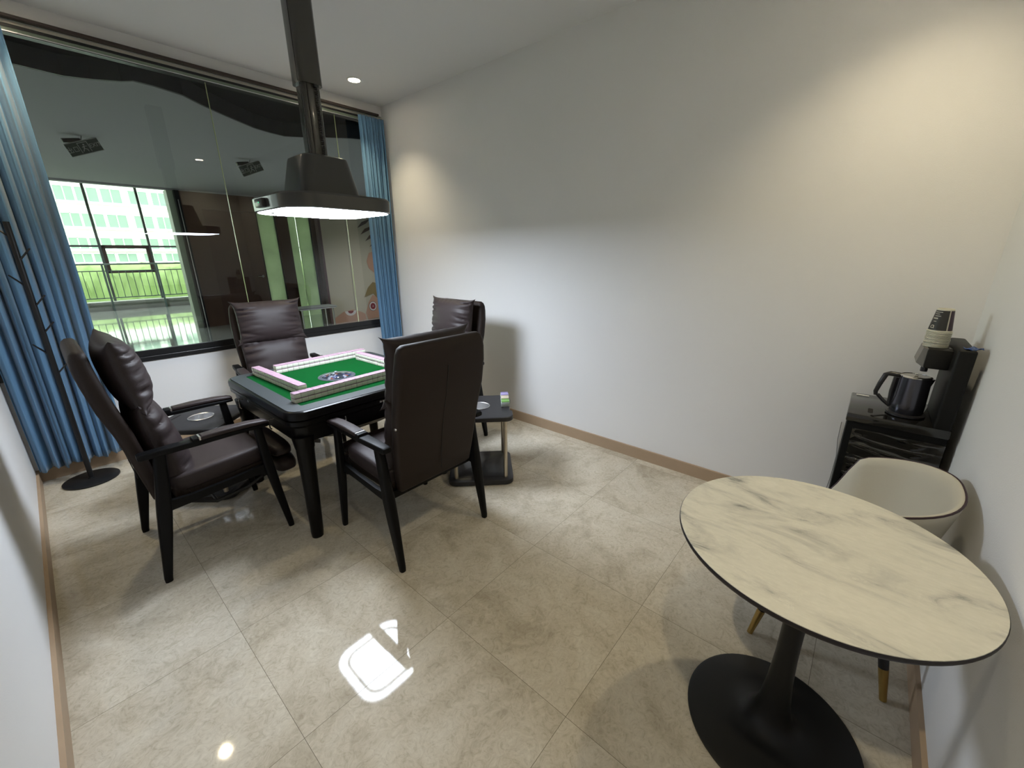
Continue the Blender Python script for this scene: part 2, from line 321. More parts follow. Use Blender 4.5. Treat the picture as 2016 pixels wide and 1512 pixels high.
curtain('curtain', -0.315, -0.045, 0.105, 2.745, -0.095, 8, 0.032, 11, lambda s, t: 0.05*(1-s)*max(0, 0.5-t)*0.6 - 0.012*math.sin(PI*t)*s, 'narrow gathered blue curtain at the right end of the window by the corner')

# ------------------------------------------------------------------ ceiling downlights
def downlight(x, y, label):
    t = thing('ceiling_downlight', label, 'ceiling light', (x, y, RH), 0, 'recessed ceiling downlights')
    MB().lathe([(0.046, -0.004), (0.057, -0.006), (0.060, -0.001), (0.060, 0.0)], n=32, caps=False).build('trim_ring', M_white, t)
    MB().lathe([(0.047, -0.0045), (0.001, -0.0045)], n=32, caps=True).build('lens', M_down, t)
    ld = bpy.data.lights.new('downlight_beam', 'SPOT'); ld.energy = DOWN_W; ld.color = DOWN_COL; ld.spot_size = math.radians(106); ld.spot_blend = 1.0; ld.shadow_soft_size = 0.04
    lo = bpy.data.objects.new('downlight_beam', ld); COL.objects.link(lo); lo.parent = t; lo.location = (0, 0, -0.03)
downlight(-0.516, -0.424, 'round recessed ceiling downlight near the window corner beside the lamp pole')
downlight(-2.53, -0.40, 'round recessed ceiling downlight above the coat rack by the left curtain')
downlight(-0.55, -4.09, 'round recessed ceiling downlight above the black drinks machine corner')
downlight(-2.53, -4.09, 'round recessed ceiling downlight directly above the viewer')

# ------------------------------------------------------------------ pendant lamp over the game table
LX, LY = -1.504, -1.602
lamp = thing('pendant_lamp', 'large dark grey pendant lamp with glowing flat shade hanging over the game table', 'lamp', (LX, LY, 0))
A = 0.308
rim = MB()
rim.vloft([(1.708, 0, 0, 2*A-0.012, 2*A-0.012, 0.155), (1.712, 0, 0, 2*A, 2*A, 0.16), (1.772, 0, 0, 2*A+0.004, 2*A+0.004, 0.16), (1.782, 0, 0, 2*A-0.012, 2*A-0.012, 0.155), (1.784, 0, 0, 0.42, 0.42, 0.08)], n=10)
rim.build('shade_rim', M_lampg, lamp)
def ring_mesh(w0, r0, w1, r1, z, n=12):
    a = [(x, y, z) for x, y in rrect(w0, w0, r0, n)]; b = [(x, y, z) for x, y in rrect(w1, w1, r1, n)]; k = len(a)
    return MB().add(a+b, [(i, (i+1) % k, k+(i+1) % k, k+i) for i in range(k)])
MB().add([(x, y, 1.7072) for x, y in rrect(2*A-0.02, 2*A-0.02, 0.152, 10)], [tuple(range(44))]).build('shade_underside', M_lampg, lamp, False)
ring_mesh(2*A-0.026, 0.150, 2*A-0.135, 0.115, 1.7060).build('outer_light_ring', M_glow, lamp, False)
MB().add([(x, y, 1.7058) for x, y in rrect(2*A-0.175, 2*A-0.175, 0.10, 10)], [tuple(range(44))]).build('centre_light_panel', M_glow, lamp, False)
hd = MB()
hd.vloft([(1.780, 0, 0, 0.345, 0.345, 0.075), (1.80, 0.0, 0, 0.335, 0.335, 0.073), (1.97, 0, 0, 0.262, 0.262, 0.055), (1.985, 0, 0, 0.252, 0.252, 0.052), (1.992, 0, 0, 0.225, 0.225, 0.045)], n=6)
hd.build('hood', M_lampg, lamp)
MB().vloft([(1.985, 0, 0, 0.098, 0.098, 0.026), (2.36, 0, 0, 0.098, 0.098, 0.026)], n=5).build('lower_pole', M_pole, lamp)
MB().vloft([(2.335, 0, 0, 0.124, 0.124, 0.032), (2.885, 0, 0, 0.124, 0.124, 0.032)], n=5).build('upper_pole', M_pole, lamp)
gr = MB()
gr.b2(-0.0505, -0.048, -0.022, -0.018, 1.99, 2.33); gr.b2(-0.0635, -0.0610, -0.030, -0.026, 2.34, 2.88); gr.b2(-0.030, -0.026, -0.0505, -0.048, 1.99, 2.33)
gr.build('pole_groove', M_seam, lamp, False)
co = []
for i in range(34*8):
    a = 2*PI*i/8; z = 2.325 - 0.335*i/(34*8); co.append((0.016+0.006*math.cos(a), -0.056+0.006*math.sin(a), z))
MB().tube(co, 0.0022, 5).build('coiled_cord', M_black, lamp)
MB().b2(0.002, 0.026, -0.07, -0.048, 2.320, 2.332, r=0.003).build('cord_clip', M_black, lamp)
cp = MB(); Mc = T3((-0.303, 0.045, 0)) @ RZ(math.radians(-90))
cp.box((0, -0.012, 1.744), (0.105, 0.03, 0.044), Mc, 0.008)
pn = cp.build('control_panel', M_plastic, lamp)
MB().box((0.012, -0.028, 1.744), (0.008, 0.002, 0.006), Mc).build('green_indicator', mat('green_led', (0.02, 0.3, 0.1), 0.4, emit=(0.1, 0.9, 0.4), es=0.7), pn, False)

# ------------------------------------------------------------------ game table
TX, TY = -1.545, -1.580
tb = thing('mahjong_table', 'black square automatic game table with green felt top under the pendant lamp', 'game table', (TX, TY, 0))
S = 1.0
top = [(x, y) for x, y in rrect(S, S, 0.085, 8)]; inn = [(x, y) for x, y in rrect(0.815, 0.815, 0.012, 8)]; k = len(top)
def sec(w, r, z): return [(x, y, z) for x, y in rrect(w, w, r, 8)]
rimb = MB(); rimb.loft([sec(0.98, 0.08, 0.655), sec(S, 0.085, 0.668), sec(S, 0.085, 0.690), sec(S-0.012, 0.082, 0.694)], caps=True).build('side_skirt', M_tbl, tb)
r2 = MB(); r2.loft([sec(S-0.012, 0.082, 0.694), sec(S+0.006, 0.088, 0.700), sec(S+0.006, 0.088, 0.728), sec(S-0.004, 0.085, 0.738), sec(S-0.022, 0.078, 0.742), sec(S-0.026, 0.076, 0.7395)], caps=True).build('table_edge', M_tbl, tb)
tr = MB(); a = sec(S-0.03, 0.074, 0.7430); b = sec(0.815, 0.012, 0.7450); c = sec(0.815, 0.012, 0.7400)
tr.loft([sec(S-0.03, 0.074, 0.7395), a, b, c], caps=False).build('table_rim', M_rim, tb, ang=20)
MB().add(sec(0.8155, 0.012, 0.7415), [tuple(range(k))]).build('felt_top', M_felt, tb, False)
ap = MB()
ap.vloft([(0.565, 0, 0, 0.93, 0.93, 0.05), (0.600, 0, 0, 0.95, 0.95, 0.06), (0.660, 0, 0, 0.965, 0.965, 0.07)], n=5); ap.build('apron', M_tbl, tb)
ms = MB(); ms.vloft([(0.42, 0, 0, 0.36, 0.36, 0.03), (0.50, 0, 0, 0.62, 0.62, 0.04), (0.57, 0, 0, 0.80, 0.80, 0.05)], n=4); ms.build('machine_housing', M_tbl, tb)
for sx in (-1, 1):
    for sy in (-1, 1):
        lg = MB(); cx, cy = sx*0.432, sy*0.432
        lg.vloft([(0.0, cx+sx*0.016, cy+sy*0.010, 0.058, 0.058, 0.028), (0.03, cx+sx*0.015, cy+sy*0.010, 0.064, 0.064, 0.031), (0.30, cx+sx*0.006, cy+sy*0.005, 0.074, 0.074, 0.035), (0.525, cx, cy, 0.086, 0.086, 0.038), (0.53, cx, cy, 0.090, 0.090, 0.038), (0.60, cx, cy, 0.105, 0.105, 0.04)], n=6)
        lg.build('leg', M_tbl, tb)
        br = MB(); br.box((0, 0, 0), (0.02, 0.16, 0.02), T3((sx*0.36, sy*0.36, 0.52)) @ RZ(-sx*sy*PI/4) @ RX(0.5*sy)); br.build('leg_brace', M_tbl, tb, False)
for rz in (0, PI/2, PI, 1.5*PI):
    for vx in (-0.235, 0.235):
        hk = MB(); hk.tube([(vx, -0.492, 0.655), (vx, -0.512, 0.66), (vx, -0.515, 0.645), (vx, -0.515, 0.61), (vx, -0.508, 0.60)], 0.0035, 7, RZ(rz)); hk.build('hook', M_chrome, tb)
lgm = MB()
for vx, w in ((-0.012, 0.012), (0.004, 0.010), (0.016, 0.006)): lgm.b2(vx-w/2, vx+w/2, -0.5015, -0.4995, 0.674, 0.684)
Ml = lgm.build('maker_mark', M_steel, tb, False)
MB().b2(-0.5015, -0.4995, 0.10, 0.116, 0.67, 0.68).build('side_button', M_steel, tb, False)
ed = MB().lathe([(0.112, 0.7415), (0.112, 0.744), (0.106, 0.746), (0.100, 0.7465)], (-0.02, -0.02, 0), 48, caps=True).build('centre_ring', mat('dome_ring', (0.045, 0.052, 0.06), 0.25), tb)
MB().lathe([(0.088, 0.7466), (0.070, 0.752), (0.04, 0.757), (0.005, 0.759)], (-0.02, -0.02, 0), 40, caps=True).build('centre_dome', M_emblem, ed)
M_dice = mat('dice_white', (0.25, 0.26, 0.3), 0.3)
for dx, dy in ((0.0, 0.01), (-0.03, -0.02)):
    MB().box((dx-0.02, dy-0.02, 0.765), (0.014, 0.014, 0.014), None, 0.002).build('die', M_dice, ed)

# mahjong tiles: two layers of 18 in each of four rows
TWd, TLn, TTh = 0.0350, 0.0470, 0.0262
def make_tile():
    b = MB().box((0, 0, TTh*0.425), (TWd-0.0006, TLn, TTh*0.85), None, 0.0022)
    o = b.build('mahjong_tile', M_tile); p = MB().box((0, 0, TTh*0.90), (TWd-0.0007, TLn-0.0002, TTh*0.20), None, 0.0022).build('tile_back', M_tilep, o)
    p['label'] = 'pale pink back'
    return o
tile0 = make_tile(); used = [False]
ordn = ['first', 'second', 'third', 'fourth', 'fifth', 'sixth', 'seventh', 'eighth', 'ninth', 'tenth', 'eleventh', 'twelfth', 'thirteenth', 'fourteenth', 'fifteenth', 'sixteenth', 'seventeenth', 'eighteenth']
FZ = 0.7417
rows = [((-1.957, -1.905), (-1.318, -1.876), 'near row', 'left end'), ((-1.881, -1.150), (-1.856, -1.795), 'left row', 'window end'),
        ((-1.795, -1.226), (-1.150, -1.214), 'far row', 'left end'), ((-1.238, -1.286), (-1.222, -1.925), 'right row', 'window end')]
for (ax, ay), (bx, by), rn, en in rows:
    ang = math.atan2(by-ay, bx-ax); Lr = math.hypot(bx-ax, by-ay); st = Lr/18
    for layer in (0, 1):
        for i in range(18):
            if not used[0]: t = tile0; used[0] = True
            else: t = copy_tree(tile0)
            d = (i+0.5)*st; jx = random.uniform(-0.0008, 0.0008)
            t.location = (ax+d*math.cos(ang) - jx*math.sin(ang), ay+d*math.sin(ang) + jx*math.cos(ang), FZ + layer*(TTh+0.0004)); t.rotation_euler = (0, 0, ang)
            t.scale = (st/TWd, 1, 1)
            tag(t, 'pink-backed mahjong tile, %s layer, %s from %s of the %s' % (('lower', 'upper')[layer], ordn[i], en, rn), 'mahjong tile', 'mahjong tiles walled up on the green felt')

# ------------------------------------------------------------------ recliner armchairs
def cushion(p0, p1, ht, hw, seed, ear=0.07, bulge=1.0, back=0.82, wr=0.011, ztop=1.0):
    rnd = random.Random(seed); NX, NZ = 56, 44; ph = [rnd.uniform(0, 6) for _ in range(6)]
    p0, p1 = Vector((0, p0[0], p0[1])), Vector((0, p1[0], p1[1])); ax = (p1-p0)*0.5; mid = (p0+p1)*0.5; L = ax.length; axn = ax.normalized(); nrm = Vector((0, axn.z, -axn.y))
    fr_, bk = [], []
    for j in range(NZ+1):
        q = -1 + 2*j/NZ
        q = math.copysign(abs(q)**0.8, q)
        for i in range(NX+1):
            p = -1 + 2*i/NX; p = math.copysign(abs(p)**0.8, p); ap_, aq = abs(p), abs(q)
            e = (max(0, 1-ap_**3.6)**0.55)*(max(0, 1-aq**3.0)**0.5)
            sx = hw*p*(1 - ear*0.6*(1-aq**4)) * (1 + ear*0.5*(aq**8))
            sz = L*q*(1 + ear*0.8*(ap_**8)*(1 if q > 0 else 0.3))
            edge = math.exp(-((1-ap_)/0.42)**2)
            w1 = 0.5+0.5*math.sin(19*q + 2.4*math.sin(3.1*q+ph[0]+p) + 2.5*ap_*math.copysign(1, q) + ph[1] + (1.7 if p > 0 else 0))
            w2 = 0.5+0.5*math.sin(29*q + 3*math.sin(2.3*q+ph[2]) + 4*ap_ + ph[3] + (0.9 if p > 0 else 0))
            d = -wr*edge*(w1**4) - 0.5*wr*edge*(w2**3) + 0.004*math.sin(2.6*p+ph[4])*math.sin(2.1*q+ph[5])
            ey = math.exp(-((1-aq)/0.16)**2)*0.5*(0.5+0.5*math.sin(21*p+3*math.sin(4*p+ph[5])))**3
            d -= wr*0.8*ey
            base = mid + axn*sz + Vector((sx, 0, 0))
            fr_.append(base + nrm*(ht*e*bulge + d*min(1, e*2))); bk.append(base - nrm*(ht*e*back))
    n = (NX+1)*(NZ+1); fs = []
    for j in range(NZ):
        for i in range(NX):
            a = j*(NX+1)+i; fs.append((a, a+1, a+NX+2, a+NX+1)); fs.append((n+a, n+a+NX+1, n+a+NX+2, n+a+1))
    return MB().add(fr_+bk, fs)
def pebble(c, d, M=None, e=0.35, nu=24, nv=14, wr=0.0):
    def sp(v, p): return math.copysign(abs(v)**p, v)
    vs, fs = [], []
    for j in range(nv+1):
        b = -PI/2 + PI*j/nv
        for i in range(nu):
            a = 2*PI*i/nu
            vs.append((c[0]+d[0]/2*sp(math.cos(b), e)*sp(math.cos(a), e), c[1]+d[1]/2*sp(math.cos(b), e)*sp(math.sin(a), e), c[2]+d[2]/2*sp(math.sin(b), e*1.6)))
    for j in range(nv):
        for i in range(nu): k2 = (i+1) % nu; fs.append((j*nu+i, j*nu+k2, (j+1)*nu+k2, (j+1)*nu+i))
    return MB().add(vs, fs, M)
def make_armchair():
    t = thing('recliner_armchair', 'x', 'armchair')
    sh = MB(); rows_ = [(0.385, -0.222, 0.425, 0.030, 0.012), (0.40, -0.228, 0.455, 0.050, 0.018), (0.50, -0.243, 0.475, 0.056, 0.02), (0.62, -0.262, 0.492, 0.058, 0.02), (0.74, -0.283, 0.505, 0.062, 0.022), (0.86, -0.313, 0.515, 0.066, 0.024), (0.98, -0.334, 0.512, 0.066, 0.026), (1.05, -0.343, 0.500, 0.064, 0.028), (1.085, -0.344, 0.490, 0.060, 0.027), (1.108, -0.343, 0.470, 0.050, 0.024), (1.120, -0.342, 0.435, 0.028, 0.013)]
    sh.vloft([(z, 0, u, w, th, r) for z, u, w, th, r in rows_], n=5); shell = sh.build('backrest', M_leatherb, t, ang=60)
    pts = [(0.008 + 0.0, -0.2435-0.0275, 0.44), (0.008, -0.262-0.0288, 0.62), (0.008, -0.283-0.0305, 0.74), (0.008, -0.313-0.0325, 0.86), (0.008, -0.334-0.0325, 0.97), (0.008, -0.337-0.0325, 1.0)]
    MB().tube(pts, 0.0022, 6).build('back_seam', M_seam, shell)
    for s in (-1,): MB().lathe([(0.008, 0), (0.008, 0.004), (0.001, 0.006)], n=12, M=T3((s*0.252, -0.300, 0.745)) @ RY(s*PI/2)).build('bolt', M_chrome, shell)
    cushion((-0.196, 0.815), (-0.244, 1.135), 0.084, 0.244, 5, ear=0.14, wr=0.015).build('headrest_cushion', M_leather, t, ang=70)
    cushion((-0.118, 0.375), (-0.212, 0.850), 0.088, 0.236, 9, ear=0.04, bulge=1.0, wr=0.016).build('back_cushion', M_leather, t, ang=70)
    st = pebble((0, 0.055, 0.452), (0.50, 0.42, 0.10), RX(math.radians(4)) , 0.22).build('seat_cushion', M_leather, t, ang=80)
    MB().tube([(-0.244, -0.12, 0.440), (-0.246, 0.06, 0.453), (-0.244, 0.235, 0.464)], 0.0028, 6).build('seat_piping', M_leatherb, st)
    MB().tube([(0.244, -0.12, 0.440), (0.246, 0.06, 0.453), (0.244, 0.235, 0.464)], 0.0028, 6).build('seat_piping', M_leatherb, st)
    MB().box((0, 0.035, 0.392), (0.47, 0.43, 0.07), None, 0.02, 3).build('seat_base', M_leatherb, t)
    fo = pebble((0, 0.325, 0.425), (0.45, 0.11, 0.075), None, 0.45).build('footrest', M_leather, t, ang=80)
    pebble((0, 0.335, 0.335), (0.46, 0.12, 0.105), None, 0.5).build('footrest_flap', M_leather, fo, ang=80)
    for s in (-1, 1):
        MB().vloft([(0.0, s*0.285, 0.270, 0.026, 0.028, 0.010), (0.02, s*0.285, 0.269, 0.029, 0.031, 0.011), (0.25, s*0.283, 0.238, 0.036, 0.042, 0.011), (0.40, s*0.282, 0.220, 0.038, 0.048, 0.011), (0.55, s*0.284, 0.207, 0.034, 0.042, 0.011), (0.645, s*0.286, 0.200, 0.030, 0.036, 0.010)]).build('leg', M_wood, t)
        MB().vloft([(0.0, s*0.285, -0.290, 0.028, 0.030, 0.011), (0.02, s*0.285, -0.289, 0.031, 0.033, 0.012), (0.25, s*0.284, -0.252, 0.042, 0.052, 0.013), (0.36, s*0.283, -0.234, 0.045, 0.058, 0.013), (0.50, s*0.284, -0.214, 0.040, 0.054, 0.013), (0.638, s*0.286, -0.196, 0.036, 0.048, 0.012)]).build('leg', M_wood, t)
        rl = MB(); rl.loft([[(s*0.272+x, y, z) for x, z in ((-0.011, zc-h), (0.011, zc-h), (0.011, zc+h), (-0.011, zc+h))] for y, zc, h in ((-0.225, 0.372, 0.026), (-0.12, 0.372, 0.019), (0.05, 0.384, 0.017), (0.14, 0.391, 0.020), (0.215, 0.394, 0.028))]); rl.build('side_rail', M_wood, t, ang=25)
        def asec(y, z0, z1, w, r=0.007): return [(s*0.288+x, y, (z0+z1)/2+zz) for x, zz in rrect(w, z1-z0, r, 3)]
        arm = MB(); arm.loft([asec(-0.272, 0.634, 0.656, 0.040), asec(-0.262, 0.630, 0.661, 0.046), asec(-0.16, 0.632, 0.662, 0.052), asec(-0.075, 0.632, 0.661, 0.055), asec(-0.072, 0.632, 0.672, 0.056), asec(-0.050, 0.632, 0.672, 0.056), asec(-0.046, 0.632, 0.656, 0.056), asec(0.10, 0.634, 0.656, 0.056), asec(0.24, 0.632, 0.650, 0.050), asec(0.252, 0.634, 0.646, 0.044)])
        ao = arm.build('armrest', M_wood, t, ang=30)
        pd = MB(); pd.loft([asec(-0.040, 0.654, 0.668, 0.050, 0.005), asec(-0.034, 0.654, 0.674, 0.055, 0.007), asec(0.06, 0.654, 0.679, 0.056, 0.009), asec(0.16, 0.653, 0.677, 0.056, 0.009), asec(0.232, 0.650, 0.669, 0.052, 0.008), asec(0.250, 0.647, 0.662, 0.046, 0.007)]); pd.build('arm_pad', M_leather, ao, ang=40)
        MB().b2(s*0.288-0.023, s*0.288+0.023, -0.0475, -0.0405, 0.656, 0.6735).build('pad_plate', M_steel, ao, False)
        MB().tube([(s*0.20, -0.16, 0.34), (s*0.20, -0.02, 0.27), (s*0.20, 0.12, 0.285), (s*0.20, 0.24, 0.335)], 0.009, 6).build('recliner_linkage', M_blackm, t)
    for y in (-0.19, 0.20): MB().b2(-0.27, 0.27, y-0.013, y+0.013, 0.345, 0.385, r=0.004).build('cross_rail', M_wood, t)
    MB().tube([(-0.20, -0.02, 0.27), (0.20, -0.02, 0.27)], 0.008, 6).build('linkage_bar', M_blackm, t)
    return t
G = 'brown recliner armchairs around the game table'
ch0 = make_armchair()
spots = [((-2.32, -1.530, -PI/2), 'dark brown leather armchair seen side-on at left, beside the coat rack'),
         ((-1.560, -2.318, 0.0), 'dark brown leather armchair nearest the viewer with its seamed back turned to us'),
         ((-1.544, -0.690, PI - math.radians(7)), 'dark brown leather armchair facing us in front of the window behind the game table'),
         ((-0.745, -1.533, PI/2), 'dark brown leather armchair by the plain grey wall, far right of the game table')]
for i, ((x, y, rz), lb) in enumerate(spots):
    c_ = ch0 if i == 0 else copy_tree(ch0)
    c_.location = (x, y, 0); c_.rotation_euler = (0, 0, rz); tag(c_, lb, 'armchair', G)

# ------------------------------------------------------------------ side tables with cup wells
def make_sidetable():
    t = thing('side_table', 'x', 'side table')
    w = 0.435
    bs = MB(); bs.vloft([(0.0, 0, 0, w-0.02, w-0.02, 0.05), (0.006, 0, 0, w, w, 0.055), (0.034, 0, 0, w, w, 0.055), (0.044, 0, 0, w-0.03, w-0.03, 0.05)], n=6); bo = bs.build('base', M_plasticm, t)
    MB().vloft([(0.0442, 0, 0, w-0.075, w-0.075, 0.04), (0.0455, 0, 0, w-0.08, w-0.08, 0.04)], n=6).build('base_panel', M_plastic, bo)
    # tray with a notched outline and a real well
    hw = w/2; rc = 0.05
    outl = []
    def corner(cx, cy, a0):
        for k_ in range(7):
            a = a0+PI/2*k_/6; outl.append((cx+rc*math.cos(a), cy+rc*math.sin(a)))
    corner(hw-rc, hw-rc, 0); outl.extend([(0.105, hw), (0.085, hw-0.014), (-0.085, hw-0.014), (-0.105, hw)])
    corner(-hw+rc, hw-rc, PI/2); corner(-hw+rc, -hw+rc, PI); outl.extend([(-0.105, -hw), (-0.085, -hw+0.014), (0.085, -hw+0.014), (0.105, -hw)]); corner(hw-rc, -hw+rc, 1.5*PI)
    R = 0.066; NR = 96
    def ray(a):
        dx, dy = math.cos(a), math.sin(a); best = 9
        for i in range(len(outl)):
            (ax_, ay_), (bx_, by_) = outl[i], outl[(i+1) % len(outl)]; ex, ey = bx_-ax_, by_-ay_; den = dx*ey-dy*ex
            if abs(den) < 1e-9: continue
            t_ = (ax_*ey-ay_*ex)/den; u__ = (ax_*dy-ay_*dx)/den
            if t_ > 0 and -1e-6 <= u__ <= 1+1e-6: best = min(best, t_)
        return best
    angs = sorted([2*PI*i/NR for i in range(NR)] + [math.atan2(y, x) % (2*PI) for x, y in outl]); rays = [(a_, ray(a_)) for a_ in angs]
    mb = MB()
    def lvl(f_, z): return [(f_(r__)*math.cos(a_), f_(r__)*math.sin(a_), z) for a_, r__ in rays]
    mb.loft([lvl(lambda q: R, 0.458), lvl(lambda q: q-0.004, 0.458), lvl(lambda q: q, 0.464), lvl(lambda q: q, 0.485), lvl(lambda q: q-0.005, 0.490), lvl(lambda q: R, 0.490), lvl(lambda q: R, 0.458)], caps=False)
    tp = mb.build('tray_top', M_plasticm, t, ang=30)
    for sy in (-1, 1):
        for dx in (0.0,): MB().b2(-0.045, 0.045, sy*0.155-0.006, sy*0.155+0.006, 0.4902, 0.4908).build('phone_slot', M_seam, tp, False)
    wl = MB(); wl.lathe([(0.070, 0.490), (0.0715, 0.493), (0.069, 0.4945), (0.065, 0.492), (0.062, 0.43), (0.055, 0.418), (0.002, 0.417)], n=40, caps=False); wl.build('steel_cup_well', M_steel, tp)
    for sx in (-1, 1):
        for sy in (-1, 1): MB().lathe([(0.0135, 0.034), (0.0135, 0.460)], (sx*0.178, sy*0.165, 0), 16).build('pole', M_champ, t)
    return t
s0 = make_sidetable(); s0.location = (-0.895, -2.205, 0); s0.rotation_euler = (0, 0, PI/4)
tag(s0, 'small black side table with steel cup well behind the near armchair, by the grey wall', 'side table', 'black side tables at the corners of the game table')
s1 = copy_tree(s0); s1.location = (-2.190, -0.965, 0); s1.rotation_euler = (0, 0, PI/4)
tag(s1, 'small black side table with steel cup well between the left armchair and the window', 'side table', 'black side tables at the corners of the game table')
def chipbox(col, name):
    return mat(name, col, 0.15, trans=0.25)
ux, uy = math.cos(-PI/4), math.sin(-PI/4)
for i, (cn, cl, off) in enumerate((('purple', (0.42, 0.36, 0.66), 0.0), ('cream', (0.72, 0.62, 0.50), 1.0), ('green', (0.20, 0.42, 0.10), 2.0))):
    bx, by = -0.665 - 0.052*off, -2.228 - 0.0505*off
    t = thing('chip_box', 'small %s plastic chip box on the side table by the grey wall' % cn, 'box', (bx, by, 0.4905), math.radians(45), 'small chip boxes on the side table')
    MB().box((0, 0, 0.015), (0.066, 0.060, 0.032), None, 0.004).build('box_body', mat('clear_box_%s' % cn, (0.62, 0.68, 0.66), 0.15, trans=0.4), t)
    MB().box((0, 0, 0.030), (0.060, 0.054, 0.014), None, 0.002).build('chips', chipbox(cl, 'chips_'+cn), t)

# ------------------------------------------------------------------ coat rack
cr = thing('coat_rack', 'black metal coat rack with short pegs standing in front of the left curtain', 'coat rack', (-2.745, -0.225, 0))
MB().lathe([(0.138, 0.0), (0.146, 0.003), (0.146, 0.009), (0.140, 0.012), (0.02, 0.013), (0.018, 0.02)], n=56).build('base', M_blackm, cr)
def ppole(z): return Vector((0.022*z/1.66, 0, z))
MB().tube([ppole(0.01), ppole(0.8), ppole(1.675)], 0.0145, 14).build('pole', M_blackm, cr)
for z, a in ((1.585, -1), (1.455, 1), (1.305, -1), (1.185, 1), (1.022, 1), (0.885, -1), (0.758, 1)):
    q = ppole(z); MB().tube([q, q + Vector((a*0.058, -0.048*a, 0.072))], [0.0052, 0.0046], 8).build('peg', M_black, cr)

# ------------------------------------------------------------------ round pedestal table
rt = thing('round_table', 'round pale stone-topped table on a black trumpet pedestal at lower right', 'table', (-1.468, -4.105, 0))
MB().lathe([(0.335, 0.704), (0.347, 0.707), (0.3495, 0.712), (0.3495, 0.7185), (0.348, 0.7205)], n=96).build('table_edge', mat('black_edge', (0.012, 0.008, 0.010), 0.4), rt)
MB().lathe([(0.3478, 0.7205), (0.3472, 0.7218), (0.001, 0.7218)], n=96, caps=True).build('stone_top', M_stone, rt)
MB().lathe([(0.236, 0.0), (0.245, 0.003), (0.245, 0.009), (0.236, 0.013), (0.15, 0.017), (0.095, 0.024), (0.068, 0.040), (0.052, 0.07), (0.042, 0.12), (0.034, 0.20), (0.0295, 0.30), (0.0285, 0.40), (0.0305, 0.52), (0.036, 0.62), (0.046, 0.68), (0.085, 0.703), (0.12, 0.7045)], n=64).build('pedestal', mat('pedestal_black', (0.009, 0.009, 0.009), 0.42, spec=0.4), rt)

# ------------------------------------------------------------------ beige tub chair
tc_ = thing('tub_chair', 'beige tub chair with dark piping tucked behind the round stone table', 'chair', (-0.890, -4.183, 0))
NA = 64
def rimf(a):                      # a=0 at the back (-y); returns rim height
    c = math.cos(a)
    if c > 0.05: return 0.665 + 0.070*max(0, (c-0.05)/0.95)**0.8
    t = min(1, (0.05-c)/0.42); return 0.665 - 0.215*(t*t*(3-2*t))**0.9
def rad(a, lvl):                  # plan radius per level 0 bottom..1 rim
    base = 0.175 + 0.085*lvl**0.75; c, s = math.sin(a), -math.cos(a)
    e = 2.6; k_ = (abs(c)**e + abs(s)**e)**(-1/e); return base*k_
outer, innr = [], []
secs = []
for lv in [i/10 for i in range(11)]:
    s_ = []
    for i in range(NA):
        a = 2*PI*i/NA; z = 0.36 + (rimf(a)-0.36)*lv; r = rad(a, lv); s_.append((r*math.sin(a), -r*math.cos(a), z))
    secs.append(s_)
n0 = len(secs)
for dr, dz in ((0.004, 0.005), (0.010, 0.006), (0.017, 0.003)):
    secs.append([((rad(2*PI*i/NA, 1)-dr)*math.sin(2*PI*i/NA), -(rad(2*PI*i/NA, 1)-dr)*math.cos(2*PI*i/NA), rimf(2*PI*i/NA)+dz) for i in range(NA)])
for lv in [i/10 for i in range(9, -1, -1)]:
    s_ = []
    for i in range(NA):
        a = 2*PI*i/NA; z = 0.41 + (rimf(a)-0.41)*lv; r = rad(a, 0.25+0.75*lv)-0.021-0.03*(1-lv); s_.append((r*math.sin(a), -r*math.cos(a), z))
    secs.append(s_)
sl = MB().loft(secs).build('shell', M_beige, tc_, ang=80)
MB().tube([((rad(2*PI*i/NA, 1)-0.003)*math.sin(2*PI*i/NA), -(rad(2*PI*i/NA, 1)-0.003)*math.cos(2*PI*i/NA), rimf(2*PI*i/NA)+0.004) for i in range(NA)], 0.0035, 8, closed=True).build('piping', M_piping, sl)
pebble((0, 0.01, 0.43), (0.36, 0.37, 0.10), None, 0.6).build('seat_cushion', M_beige, tc_, ang=80)
MB().lathe([(0.12, 0.33), (0.17, 0.345), (0.172, 0.362)], n=40).build('under_frame', M_black, tc_)
for sx in (-1, 1):
    for sy in (-1, 1):
        top_ = Vector((sx*0.15, sy*0.14, 0.35)); ft = Vector((sx*0.232, sy*0.206, 0.0)); m_ = ft.lerp(top_, 0.31)
        lg = MB().tube([m_, top_], [0.0145, 0.020], 14).build('leg', M_black, tc_)
        MB().tube([ft, m_], [0.0105, 0.0148], 14).build('gold_tip', M_gold, lg)

# ------------------------------------------------------------------ black drinks machine
dp = thing('drinks_machine', 'black drinks machine still wrapped in plastic film in the right corner', 'water dispenser', (0, 0, 0))
x0, x1, y0, y1, ZC = -0.42, -0.05, -4.440, -4.106, 0.785
bd = MB(); bd.b2(x0+0.012, x1, y0+0.002, y1-0.006, 0.0, ZC-0.035, r=0.006); bd.build('cabinet', mat('cabinet_black', (0.004, 0.004, 0.004), 0.5, spec=0.15), dp)
MB().b2(x0, x1+0.005, y0, y1, ZC-0.040, ZC, r=0.006).build('counter', mat('counter_gloss', (0.008, 0.0075, 0.007), 0.12, spec=0.6, coat=0.4), dp)
rs = MB(); rs.b2(x0, x1-0.04, y0+0.002, y0+0.056, ZC-0.005, 1.115, r=0.010, n=3); rs.build('riser', mat('riser_black', (0.007, 0.0068, 0.0062), 0.5, spec=0.25), dp)
